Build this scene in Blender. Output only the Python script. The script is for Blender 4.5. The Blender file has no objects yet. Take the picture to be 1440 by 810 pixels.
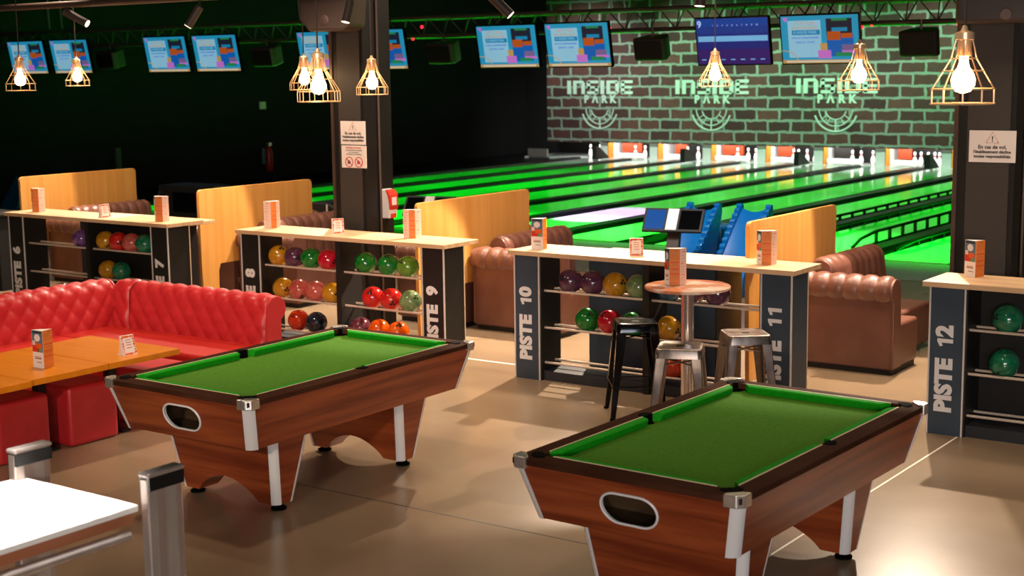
import bpy, bmesh, math, random
from mathutils import Vector, Matrix
PI = math.pi
random.seed(7)
C = bpy.context.scene.collection
scene = bpy.context.scene

# ------------------------------------------------------------------ camera
cam_d = bpy.data.cameras.new('camera')
cam = bpy.data.objects.new('camera', cam_d); C.objects.link(cam)
R = Vector((0.81548831, 0.57862496, -0.01311365))
U = Vector((-0.07575318, 0.12917111, 0.98872457))
F = Vector((-0.57379462, 0.80529993, -0.14917022))
m = Matrix((R, U, -F)).transposed().to_4x4()
m.translation = Vector((0, 0, 2.7511))
cam.matrix_world = m
cam_d.sensor_width = 36; cam_d.lens = 2057.39 / 1440 * 36
cam_d.clip_start = .1; cam_d.clip_end = 200
cam_d.dof.use_dof = True; cam_d.dof.focus_distance = 10.3; cam_d.dof.aperture_fstop = 3.2
scene.camera = cam

# ------------------------------------------------------------------ world, exposure
w = bpy.data.worlds.new('world'); scene.world = w; w.use_nodes = True
w.node_tree.nodes['Background'].inputs[0].default_value = (1, .85, .75, 1)
w.node_tree.nodes['Background'].inputs[1].default_value = .045
vs = scene.view_settings
vs.view_transform = 'Standard'; vs.look = 'None'; vs.gamma = 1; vs.use_curve_mapping = False
vs.exposure = 0.0

def look(o, target):
    d = Vector(target) - o.location
    o.rotation_euler = d.to_track_quat('-Z', 'Y').to_euler()
def spot(name, loc, target, energy, color, angle, blend=.3, radius=.05):
    l = bpy.data.lights.new(name, 'SPOT'); l.energy = energy; l.color = color
    l.spot_size = math.radians(angle); l.spot_blend = blend; l.shadow_soft_size = radius
    o = bpy.data.objects.new(name, l); C.objects.link(o); o.location = loc; look(o, target); return o
def area(name, loc, target, energy, color, sx, sy, spread=180):
    l = bpy.data.lights.new(name, 'AREA'); l.shape = 'RECTANGLE'; l.size = sx; l.size_y = sy
    l.energy = energy; l.color = color; l.spread = math.radians(spread)
    o = bpy.data.objects.new(name, l); C.objects.link(o); o.location = loc; look(o, target); return o

WARM = (1, .79, .60); GREEN = (0.0, 1, .015)
# track spots over the sofas, throwing shadows towards the room
for x, e in ((-15.6, 800), (-11.8, 1050), (-8.1, 1900), (-4.8, 1200), (-1.4, 900)):
    spot('track_light', (x, 13.3, 3.55), (x + .55, 11.05, 0), e, WARM, 65, .10, .035)
# unseen overhead spots added as warm fill for the pool room
for x, y, e in ((-9.3, 7.3, 400), (-6.6, 6.6, 150), (-3.2, 6.8, 95), (-6.0, 10.2, 150), (-9.6, 10.1, 190), (-2.6, 9.9, 140), (-13.2, 10.2, 170)):
    spot('overhead_fill', (x, y, 4.1), (x, y + .4, 0), e, (1, .76, .55), 105, .6, .12)
area('seating_fill', (-9.8, 12.0, 4.4), (-9.8, 12.0, 0), 520, WARM, 15, .5, 130)  # added soft fill, evens the light on sofas and partitions
# daylight from the shop front behind and to the right of the viewer
area('daylight', (3.5, -3.5, 3.0), (-5, 9, .8), 190, (.82, .89, 1), 5, 2.4, 120)
spot('front_fill', (1.2, -3.0, 2.3), (-4.6, 6.4, .7), 900, (1, .72, .46), 50, .8, .3)  # added warm fill from behind the viewer for the pool table fronts
spot('rack_fill', (-2.5, -2.0, 3.6), (-11.2, 10.5, .7), 1500, (1, .80, .62), 34, .6, .2)  # second added fill, lifts the lettering and balls of the left racks
# lamp above the near table
area('table_light', (-4.87, 3.1, 3.0), (-4.87, 3.1, 1), 60, (1, .94, .90), .6, 1.1, 16)
# green lane lights
for y, e in ((23.4, 1150), (26.0, 1000), (28.5, 1350), (32.0, 1350)):
    for x in (-21.2, -17.6, -13.2, -8.8, -5.2):
        spot('lane_light', (x, y, 4.45), (x, y + .5, 0), e * .62, GREEN, 84, .6, .15)
area('lane_strip_light', (-13.6, 20.9, 3.9), (-13.6, 20.9, 0), 1250, GREEN, 18.5, .25, 62)
for x in (-21.5, -17.5, -13.5):
    spot('mural_light', (x + 1.5, 33.5, 4.6), (x + 2.2, 37.2, 2.0), 330, (.12, 1, .30), 90, .8, .1)
for x in (-23.5, -20, -16.5, -13):
    spot('mural_wash', (x, 34.0, 4.6), (x, 37.2, 1.6), 640 if x < -20 else 460, (.90, 1, .94), 95, .8, .1)
area('pin_light', (-18, 37.32, .70), (-18, 38.1, .1), 210, (1, .98, .93), 13, .12)
spot('lane_accent', (-14.0, 19.6, 4.3), (-14.25, 23.0, 0), 8000, (.80, .20, 1), 24, .4, .05)
spot('seating_spot', (-7.2, 13.0, 3.9), (-8.0, 15.6, .6), 420, (.8, .9, 1), 40, .5, .05)

# ------------------------------------------------------------------ materials
def lin(c):
    return tuple(((v / 255) / 12.92 if v / 255 <= .04045 else (((v / 255) + .055) / 1.055) ** 2.4) for v in c)
def mat(name, col, rough=.5, metal=0, col2=None, scale=(8, 8, 8), detail=4, emit=0, spec=.5, bump=0, coat=0, rvar=0):
    mt = bpy.data.materials.new(name); mt.use_nodes = True
    nt = mt.node_tree; b = nt.nodes['Principled BSDF']
    a = lin(col) + (1,)
    b.inputs['Base Color'].default_value = a
    b.inputs['Roughness'].default_value = rough; b.inputs['Metallic'].default_value = metal
    b.inputs['Specular IOR Level'].default_value = spec
    if coat: b.inputs['Coat Weight'].default_value = coat; b.inputs['Coat Roughness'].default_value = .08
    if emit:
        b.inputs['Emission Color'].default_value = a; b.inputs['Emission Strength'].default_value = emit
    if col2 is not None or bump or rvar:
        tc = nt.nodes.new('ShaderNodeTexCoord'); mp = nt.nodes.new('ShaderNodeMapping')
        mp.inputs['Scale'].default_value = scale
        nz = nt.nodes.new('ShaderNodeTexNoise'); nz.inputs['Scale'].default_value = 1; nz.inputs['Detail'].default_value = detail
        nt.links.new(tc.outputs['Object'], mp.inputs[0]); nt.links.new(mp.outputs[0], nz.inputs['Vector'])
        if col2 is not None:
            rp = nt.nodes.new('ShaderNodeValToRGB')
            rp.color_ramp.elements[0].position, rp.color_ramp.elements[1].position = (.1, .9) if name == 'polished_concrete' else (.36, .64)
            rp.color_ramp.elements[0].color = a; rp.color_ramp.elements[1].color = lin(col2) + (1,)
            nt.links.new(nz.outputs['Fac'], rp.inputs[0]); nt.links.new(rp.outputs[0], b.inputs['Base Color'])
            if emit: nt.links.new(rp.outputs[0], b.inputs['Emission Color'])
        if bump:
            bp = nt.nodes.new('ShaderNodeBump'); bp.inputs['Strength'].default_value = bump; bp.inputs['Distance'].default_value = .01
            nt.links.new(nz.outputs['Fac'], bp.inputs['Height']); nt.links.new(bp.outputs[0], b.inputs['Normal'])
        if rvar:
            mr = nt.nodes.new('ShaderNodeMapRange'); mr.inputs['To Min'].default_value = rough; mr.inputs['To Max'].default_value = rough + rvar
            nt.links.new(nz.outputs['Fac'], mr.inputs[0]); nt.links.new(mr.outputs[0], b.inputs['Roughness'])
    return mt
M = dict(
    floor=mat('polished_concrete', (122, 103, 81), .22, 0, (152, 131, 107), (.9, .9, .9), 7, spec=.42, rvar=.08),
    inlay=mat('joint_strip', (252, 240, 225), .3),
    black=mat('black_paint', (14, 13, 12), .55, 0, (20, 18, 17), (3, 3, 3)),
    blackgloss=mat('black_gloss', (8, 8, 10), .12, .3),
    wallblack=mat('black_wall', (13, 11, 11), .9, 0, (16, 13, 13), (.6, .6, .6)),
    ceil=mat('black_ceiling', (10, 11, 9), .9),
    slate=mat('slate_laminate', (36, 40, 45), .5, 0, (44, 48, 54), (5, 5, 5)),
    slatelit=mat('daylit_slate_laminate', (46, 62, 77), .5, 0, (53, 69, 84), (4, 4, 4)),  # slate with the daylight's blue and brightness put into its colour
    edge=mat('light_edging', (225, 220, 215), .35, .2),
    oak=mat('light_oak', (208, 166, 122), .38, 0, (226, 190, 150), (1.3, 22, 3), 5),
    beech=mat('beech_board', (204, 142, 68), .42, 0, (214, 156, 84), (1, 14, .35), 4),
    walnut=mat('walnut_laminate', (112, 44, 20), .38, 0, (158, 76, 38), (.8, .8, 15), 6, spec=.4),
    rail=mat('walnut_rail', (60, 34, 22), .6, 0, (74, 46, 32), (3, 3, 9), 5, spec=.02),
    cloth=mat('green_baize', (74, 126, 36), .95, 0, (82, 134, 42), (60, 60, 60), 2, spec=.1),
    cush=mat('bright_green_cushion', (14, 150, 12), .8, 0, (20, 160, 18), (50, 50, 50), 2, spec=.2),
    white=mat('white_plastic', (228, 226, 226), .35, 0),
    cream=mat('cream_piping', (232, 206, 170), .5),
    chrome=mat('chrome', (235, 225, 215), .22, .85, rvar=.1, scale=(8, 8, 8)),
    polish=mat('polished_steel', (230, 224, 220), .18, .9),
    steel=mat('raw_steel', (128, 118, 112), .26, 1, (170, 158, 150), (9, 9, 5), 6, rvar=.2),
    rod=mat('rail_rod', (232, 214, 196), .3, .35),
    rubber=mat('black_rubber', (8, 8, 8), .8, spec=.05),
    dark=mat('dark_void', (4, 4, 4), .9),
    traydark=mat('return_tray_wood', (50, 34, 18), .6, 0, (84, 60, 34), (3, 3, 9)),
    red=mat('red_leather', (178, 34, 38), .40, 0, (190, 42, 46), (4, 4, 4), 4, spec=.5),
    redseat=mat('red_leather_seat', (186, 36, 30), .4, 0, (194, 42, 34), (3, 3, 3), 4),
    brown=mat('brown_leather', (104, 66, 54), .36, 0, (116, 76, 63), (4, 4, 4), 4, spec=.55),
    amber=mat('amber_wood', (214, 124, 10), .33, 0, (222, 134, 20), (1.5, 12, 3), 4),
    grey=mat('grey_speckled', (58, 54, 51), .6, 0, (62, 57, 54), (60, 60, 60), 3),
    pipe=mat('pipe_metal', (96, 78, 70), .45, .5),
    truss=mat('truss_metal', (92, 92, 88), .45, .7),
    paper=mat('white_paper', (238, 230, 226), .6),
    pink=mat('pale_pink_paper', (236, 205, 192), .6),
    orange=mat('orange_print', (226, 132, 60), .6, 0, (214, 118, 46), (2, 2, 40)),
    orange2=mat('deep_orange_print', (226, 96, 24), .6),
    redp=mat('red_print', (206, 50, 34), .6),
    greyp=mat('grey_print', (120, 110, 112), .6),
    bluep=mat('blue_grey_print', (92, 120, 140), .6),
    greenp=mat('green_print', (120, 150, 110), .6),
    inkb=mat('black_print', (40, 32, 30), .6),
    lane=mat('lane_boards', (214, 222, 214), .10, 0, (224, 230, 222), (2.2, .4, 1), 3, spec=.6),
    approach=mat('approach_floor', (120, 116, 104), .18, 0, (132, 126, 112), (1, 1, 1), 6),
    gutter=mat('gutter_black', (12, 14, 13), .35),
    pinw=mat('pin_white', (245, 243, 240), .25),
    pinr=mat('pin_red', (205, 24, 20), .3),
    woodor=mat('orange_wood', (224, 140, 50), .5),
    redbrown=mat('red_brown_panel', (150, 48, 14), .5, 0, (168, 60, 20), (3, 3, 3)),
    bluep2=mat('blue_plastic', (14, 112, 190), .22, 0, (18, 122, 200), (3, 3, 3), spec=.6),
    teal=mat('teal_shaded_blue_plastic', (10, 74, 104), .35),  # teal doubles as the ramps' blue plastic with shade painted in
    logo=mat('mint_paint', (205, 228, 212), .7),
    speaker=mat('speaker_shell', (62, 48, 42), .55),
    brass=mat('brass_wire', (246, 206, 160), .3, .45),
    bulb=mat('bulb_glow', (255, 208, 150), .4, emit=26),
    lens=mat('lamp_lens', (255, 225, 190), .4, emit=6),
    led=mat('green_led', (10, 170, 20), .4, emit=.55),
    redled=mat('red_led', (255, 30, 50), .4, emit=3),
    cable=mat('brown_cable', (52, 40, 32), .6),
    chain=mat('chain_steel', (190, 190, 190), .3, .8),
    fire=mat('fire_red', (170, 22, 26), .35),
    tin=mat('brushed_aluminium', (216, 200, 190), .3, .75, (232, 218, 208), (14, 14, 2), 4),
    apronwood=mat('brown_apron', (150, 92, 62), .4, 0, (166, 104, 74), (2, 2, 14)),
    tabletop=mat('white_tabletop', (244, 240, 234), .3),
    navyscreen=mat('screen_navy', (16, 60, 120), .2, emit=.55),
)
def scr(name, c, e=1.0):
    return mat('screen_' + name, c, .3, emit=e * .72)
S = [scr('cyan', (40, 160, 205), .8), scr('pale', (150, 208, 238), .8), scr('dark', (38, 42, 62), .6), scr('orange', (190, 88, 28), .8),
     scr('blue', (20, 100, 190), .8), scr('pink', (205, 120, 215), .8), scr('gold', (200, 160, 90), .8), scr('green', (40, 150, 90), .7),
     scr('cream', (225, 215, 190), .8), scr('teal', (20, 140, 190), .8), M['blackgloss'], scr('mauve', (130, 110, 160), .7)]
S2 = [scr('royal', (20, 70, 165), .8), scr('indigo', (34, 48, 138), .7), scr('violet', (62, 38, 120), .7), scr('sky', (120, 185, 235), .9),
      scr('white', (190, 215, 250), .9), scr('deep', (28, 62, 150), .8)]

def brick_mat():
    mt = bpy.data.materials.new('printed_brick'); mt.use_nodes = True; nt = mt.node_tree; b = nt.nodes['Principled BSDF']
    tc = nt.nodes.new('ShaderNodeTexCoord'); mp = nt.nodes.new('ShaderNodeMapping'); mp.inputs['Rotation'].default_value = (-PI / 2, 0, 0)
    nz = nt.nodes.new('ShaderNodeTexNoise'); nz.inputs['Scale'].default_value = 4.5; nz.inputs['Detail'].default_value = 4
    mx = nt.nodes.new('ShaderNodeMixRGB'); mx.inputs[0].default_value = .09
    br = nt.nodes.new('ShaderNodeTexBrick'); br.inputs['Scale'].default_value = 1
    br.inputs['Brick Width'].default_value = .62; br.inputs['Row Height'].default_value = .285; br.inputs['Mortar Size'].default_value = .036
    br.inputs['Mortar Smooth'].default_value = .35; br.inputs['Bias'].default_value = -.1
    br.inputs['Color1'].default_value = lin((78, 44, 42)) + (1,); br.inputs['Color2'].default_value = lin((120, 72, 64)) + (1,)
    br.inputs['Mortar'].default_value = lin((158, 172, 158)) + (1,)
    nt.links.new(tc.outputs['Object'], mp.inputs[0]); nt.links.new(mp.outputs[0], mx.inputs[1]); nt.links.new(mp.outputs[0], nz.inputs['Vector'])
    nt.links.new(nz.outputs['Color'], mx.inputs[2]); nt.links.new(mx.outputs[0], br.inputs['Vector'])
    n2 = nt.nodes.new('ShaderNodeTexNoise'); n2.inputs['Scale'].default_value = 5; n2.inputs['Detail'].default_value = 5
    m2 = nt.nodes.new('ShaderNodeMixRGB'); m2.blend_type = 'MULTIPLY'; m2.inputs[0].default_value = .45
    nt.links.new(mp.outputs[0], n2.inputs['Vector']); nt.links.new(br.outputs['Color'], m2.inputs[1]); nt.links.new(n2.outputs['Fac'], m2.inputs[2])
    nt.links.new(m2.outputs[0], b.inputs['Base Color']); b.inputs['Roughness'].default_value = .75
    return mt
M['brick'] = brick_mat()

def ball_mat(name, c1, c2):
    mt = bpy.data.materials.new('ball_' + name); mt.use_nodes = True; nt = mt.node_tree; b = nt.nodes['Principled BSDF']
    tc = nt.nodes.new('ShaderNodeTexCoord'); nz = nt.nodes.new('ShaderNodeTexNoise')
    nz.inputs['Scale'].default_value = 9; nz.inputs['Detail'].default_value = 5; nz.inputs['Distortion'].default_value = 2.2
    rp = nt.nodes.new('ShaderNodeValToRGB'); rp.color_ramp.elements[0].position = .38; rp.color_ramp.elements[1].position = .68
    rp.color_ramp.elements[0].color = lin(c1) + (1,); rp.color_ramp.elements[1].color = lin(c2) + (1,)
    nt.links.new(tc.outputs['Object'], nz.inputs['Vector']); nt.links.new(nz.outputs['Fac'], rp.inputs[0]); nt.links.new(rp.outputs[0], b.inputs['Base Color'])
    b.inputs['Roughness'].default_value = .16; b.inputs['Coat Weight'].default_value = .5; b.inputs['Coat Roughness'].default_value = .05
    return mt
BALL = dict(purple=ball_mat('purple', (74, 40, 62), (98, 58, 82)), yellow=ball_mat('yellow', (176, 118, 10), (206, 152, 40)), red=ball_mat('red', (188, 22, 24), (214, 48, 34)),
            pink=ball_mat('pink', (178, 76, 66), (202, 110, 96)), teal=ball_mat('teal', (10, 100, 66), (46, 134, 96)), green=ball_mat('green', (8, 100, 30), (34, 140, 50)),
            crimson=ball_mat('crimson', (170, 10, 34), (206, 32, 54)), lime=ball_mat('lime', (84, 128, 32), (120, 160, 62)), sage=ball_mat('sage', (104, 130, 82), (142, 162, 110)),
            orange=ball_mat('orange', (214, 78, 8), (236, 112, 24)), redorange=ball_mat('redorange', (196, 44, 12), (220, 70, 26)), navy=ball_mat('navy', (16, 20, 30), (40, 56, 74)),
            plum=ball_mat('plum', (92, 40, 52), (128, 72, 84)), blue=ball_mat('blue', (6, 58, 84), (20, 104, 132)), silver=ball_mat('silver', (132, 96, 104), (172, 140, 146)),
            violet=ball_mat('violet', (96, 58, 112), (140, 96, 160)))

# ------------------------------------------------------------------ mesh builder
class MB:
    def __init__(s): s.bm = bmesh.new()
    def face(s, pts, mi=0):
        vs_ = [s.bm.verts.new(p) for p in pts]
        try:
            f = s.bm.faces.new(vs_); f.material_index = mi; return f
        except ValueError: pass
    def hexa(s, b, t, mi=0):   # b,t: 4 points each, ccw seen from above
        v = [s.bm.verts.new(p) for p in list(b) + list(t)]
        for q in ((3, 2, 1, 0), (4, 5, 6, 7), (0, 1, 5, 4), (1, 2, 6, 5), (2, 3, 7, 6), (3, 0, 4, 7)):
            s.bm.faces.new([v[i] for i in q]).material_index = mi
        return s
    def box(s, x0, x1, y0, y1, z0, z1, mi=0):
        s.hexa(((x0, y0, z0), (x1, y0, z0), (x1, y1, z0), (x0, y1, z0)), ((x0, y0, z1), (x1, y0, z1), (x1, y1, z1), (x0, y1, z1)), mi); return s
    def prism(s, pts, f0, f1, mi=0):   # pts 2d; f0/f1 map 2d->3d
        a = [s.bm.verts.new(f0(p)) for p in pts]; b = [s.bm.verts.new(f1(p)) for p in pts]; n = len(pts)
        s.bm.faces.new(a[::-1]).material_index = mi; s.bm.faces.new(b).material_index = mi
        for i in range(n):
            s.bm.faces.new((a[i], a[(i + 1) % n], b[(i + 1) % n], b[i])).material_index = mi
        return s
    def pxz(s, pts, y0, y1, mi=0): return s.prism(pts, lambda p: (p[0], y0, p[1]), lambda p: (p[0], y1, p[1]), mi)
    def pyz(s, pts, x0, x1, mi=0): return s.prism(pts, lambda p: (x0, p[0], p[1]), lambda p: (x1, p[0], p[1]), mi)
    def pxy(s, pts, z0, z1, mi=0): return s.prism(pts, lambda p: (p[0], p[1], z0), lambda p: (p[0], p[1], z1), mi)
    def tube(s, pts, r, seg=8, mi=0, closed=False, radii=None):
        P = [Vector(p) for p in pts]; n = len(P); rings = []
        up = None
        for i in range(n):
            if closed: d = P[(i + 1) % n] - P[i - 1]
            else: d = P[min(i + 1, n - 1)] - P[max(i - 1, 0)]
            d.normalize()
            if up is None:
                up = Vector((0, 0, 1)) if abs(d.z) < .9 else Vector((1, 0, 0))
            a = d.cross(up); a.normalize(); b = a.cross(d); up = b
            rr = radii[i] if radii else r
            rings.append([s.bm.verts.new(P[i] + a * (math.cos(2 * PI * k / seg) * rr) + b * (math.sin(2 * PI * k / seg) * rr)) for k in range(seg)])
        for i in range(n if closed else n - 1):
            A, B = rings[i], rings[(i + 1) % n]
            for k in range(seg):
                s.bm.faces.new((A[k], B[k], B[(k + 1) % seg], A[(k + 1) % seg])).material_index = mi
        if not closed:
            s.bm.faces.new(rings[0]).material_index = mi; s.bm.faces.new(rings[-1][::-1]).material_index = mi
        return s
    def cyl(s, p0, p1, r, seg=16, mi=0, r1=None): return s.tube([p0, p1], r, seg, mi, radii=[r, r if r1 is None else r1])
    def lathe(s, prof, c=(0, 0, 0), seg=20, mi=0, mats=None):
        rings = []
        for r, z in prof:
            rings.append([s.bm.verts.new((c[0] + r * math.cos(2 * PI * k / seg), c[1] + r * math.sin(2 * PI * k / seg), c[2] + z)) for k in range(seg)])
        for i in range(len(prof) - 1):
            for k in range(seg):
                s.bm.faces.new((rings[i][k], rings[i][(k + 1) % seg], rings[i + 1][(k + 1) % seg], rings[i + 1][k])).material_index = mats[i] if mats else mi
        s.bm.faces.new(rings[0][::-1]).material_index = mats[0] if mats else mi
        s.bm.faces.new(rings[-1]).material_index = mats[-1] if mats else mi
        return s
    def sphere(s, c, r, u=20, v=12, mi=0, sc=(1, 1, 1)):
        res = bmesh.ops.create_uvsphere(s.bm, u_segments=u, v_segments=v, radius=r)
        for vt in res['verts']: vt.co = Vector((vt.co.x * sc[0] + c[0], vt.co.y * sc[1] + c[1], vt.co.z * sc[2] + c[2]))
        for f in {f for vt in res['verts'] for f in vt.link_faces}: f.material_index = mi; f.smooth = True
        return s
    def grid(s, fn, nu, nv, mi=0):
        g = [[s.bm.verts.new(fn(i / nu, j / nv)) for j in range(nv + 1)] for i in range(nu + 1)]
        for i in range(nu):
            for j in range(nv):
                s.bm.faces.new((g[i][j], g[i + 1][j], g[i + 1][j + 1], g[i][j + 1])).material_index = mi
        return g
    def xf(s, mtx): bmesh.ops.transform(s.bm, matrix=mtx, verts=s.bm.verts[:]); return s
    def obj(s, name, mats, parent=None, smooth=False, bevel=0, label=None, loc=None, fix=True, seg=2):
        if fix: bmesh.ops.recalc_face_normals(s.bm, faces=s.bm.faces[:])
        me = bpy.data.meshes.new(name); s.bm.to_mesh(me); s.bm.free()
        if not isinstance(mats, (list, tuple)): mats = [mats]
        for mt in mats: me.materials.append(M[mt] if isinstance(mt, str) else mt)
        if smooth:
            for p in me.polygons: p.use_smooth = True
            if smooth != 'all':
                me.set_sharp_from_angle(angle=math.radians(38))
        o = bpy.data.objects.new(name, me); C.objects.link(o)
        if parent: o.parent = parent
        if loc: o.location = loc
        if bevel:
            md = o.modifiers.new('bevel', 'BEVEL'); md.width = bevel; md.segments = seg; md.limit_method = 'ANGLE'
            md.harden_normals = False
        if label: o['label'] = label
        return o
def tag(o, label, cat, group=None):
    o['label'] = label; o['category'] = cat
    if group: o['group'] = group
    return o
def thing(name, label, cat, loc=(0, 0, 0), rz=0, group=None):
    o = bpy.data.objects.new(name, None); C.objects.link(o); o.empty_display_size = .1
    o.location = loc; o.rotation_euler = (0, 0, rz)
    return tag(o, label, cat, group)
def struct(o): o['kind'] = 'structure'; return o
def copy_tree(o, parent=None):
    c = o.copy(); C.objects.link(c)
    if parent: c.parent = parent
    for ch in o.children: copy_tree(ch, c)
    return c
def dup(o, label, loc=None, rz=None):
    kids = list(o.children)
    c = o.copy(); C.objects.link(c)
    for ch in kids: copy_tree(ch, c)
    c['label'] = label
    if loc: c.location = loc
    if rz is not None: c.rotation_euler = (0, 0, rz)
    return c
def text_mesh(string, size, bold=0, align='CENTER', extrude=.001, space=1.0):
    cu = bpy.data.curves.new('t', 'FONT'); cu.body = string; cu.size = size; cu.align_x = align; cu.align_y = 'CENTER'
    cu.offset = bold; cu.extrude = extrude; cu.resolution_u = 3; cu.space_character = space
    o = bpy.data.objects.new('t', cu); C.objects.link(o)
    me = bpy.data.meshes.new_from_object(o); bpy.data.objects.remove(o); bpy.data.curves.remove(cu); return me
def text(name, items, mt, parent, mtx, label=None):
    """items: (string, x, y, size, bold) laid out in a plane; mtx places the plane"""
    bm = bmesh.new()
    for it in items:
        s_, x, y, size, bold = it[:5]
        me = text_mesh(s_, size, bold, space=it[5] if len(it) > 5 else 1.0)
        n = len(bm.verts); bm.from_mesh(me); bm.verts.ensure_lookup_table()
        for v in bm.verts[n:]: v.co += Vector((x, y, 0))
        bpy.data.meshes.remove(me)
    bmesh.ops.transform(bm, matrix=mtx, verts=bm.verts[:])
    me = bpy.data.meshes.new(name); bm.to_mesh(me); bm.free(); me.materials.append(M[mt] if isinstance(mt, str) else mt)
    o = bpy.data.objects.new(name, me); C.objects.link(o); o.parent = parent
    if label: o['label'] = label
    return o
def basis(xa, ya, loc):
    xa, ya = Vector(xa), Vector(ya); za = xa.cross(ya)
    mm = Matrix((xa, ya, za)).transposed().to_4x4(); mm.translation = Vector(loc); return mm
FRONT = lambda x, y, z: basis((1, 0, 0), (0, 0, 1), (x, y, z))     # faces -y

# ------------------------------------------------------------------ room shell
struct(MB().box(-27.5, 4, -6, 19.6, -.1, 0).obj('floor', 'floor'))
struct(MB().box(-27.5, 4, 19.6, 39.5, -.1, -.03).obj('floor_lanes', 'gutter'))
struct(MB().box(-27.7, -27.5, -6, 39.5, -.1, 5.2).obj('wall_left', 'wallblack'))
struct(MB().box(-27.7, 4, 39.5, 39.7, -.1, 5.2).obj('wall_back', 'wallblack'))
struct(MB().box(4, 4.2, 2, 39.5, -.1, 5.2).obj('wall_right', 'wallblack'))
struct(MB().box(-27.7, 4.2, 2.0, 39.7, 5.2, 5.4).obj('ceiling', 'ceil'))
struct(MB().box(-3.452, -3.438, 4, 10.49, 0, .002).obj('trim_1', 'inlay'))
struct(MB().box(-8.6, -7.46, 10.925, 10.955, 0, .003).obj('trim_2', 'inlay'))
struct(MB().box(-7.2, -3.46, 6.915, 6.923, 0, .0015).obj('trim_3', 'grey'))
struct(MB().box(-27.4, 4, 17.95, 19.59, .0, .004).obj('trim_4', 'approach'))

# ------------------------------------------------------------------ pool tables
def wood_frustum_face(mb, a, b, c, d, hole=None, mi=0):
    """quad a,b,c,d (bl,br,tr,tl) with an optional stadium hole (u0,u1,v0,v1 in 0..1)"""
    a, b, c, d = map(Vector, (a, b, c, d))
    P = lambda u, v: (a.lerp(b, u)).lerp(d.lerp(c, u), v)
    outer = [mb.bm.verts.new(p) for p in (a, b, c, d)]
    W = (b - a).length; H = (d - a).length
    u0, u1, v0, v1 = hole; r = (v1 - v0) / 2 * H; vc = (v0 + v1) / 2; ru = r / W
    pts = []
    for k in range(13):
        t = -PI / 2 + PI * k / 12; pts.append((u1 - ru + ru * math.cos(t), vc + (v1 - v0) / 2 * math.sin(t)))
    for k in range(13):
        t = PI / 2 + PI * k / 12; pts.append((u0 + ru + ru * math.cos(t), vc + (v1 - v0) / 2 * math.sin(t)))
    inner = [mb.bm.verts.new(P(*q)) for q in pts]
    ed = []
    for L in (outer, inner):
        for i in range(len(L)): ed.append(mb.bm.edges.new((L[i], L[(i + 1) % len(L)])))
    r_ = bmesh.ops.triangle_fill(mb.bm, use_beauty=True, edges=ed)
    for f in r_['geom']:
        if isinstance(f, bmesh.types.BMFace): f.material_index = mi
    return [P(*q) for q in pts]

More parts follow.
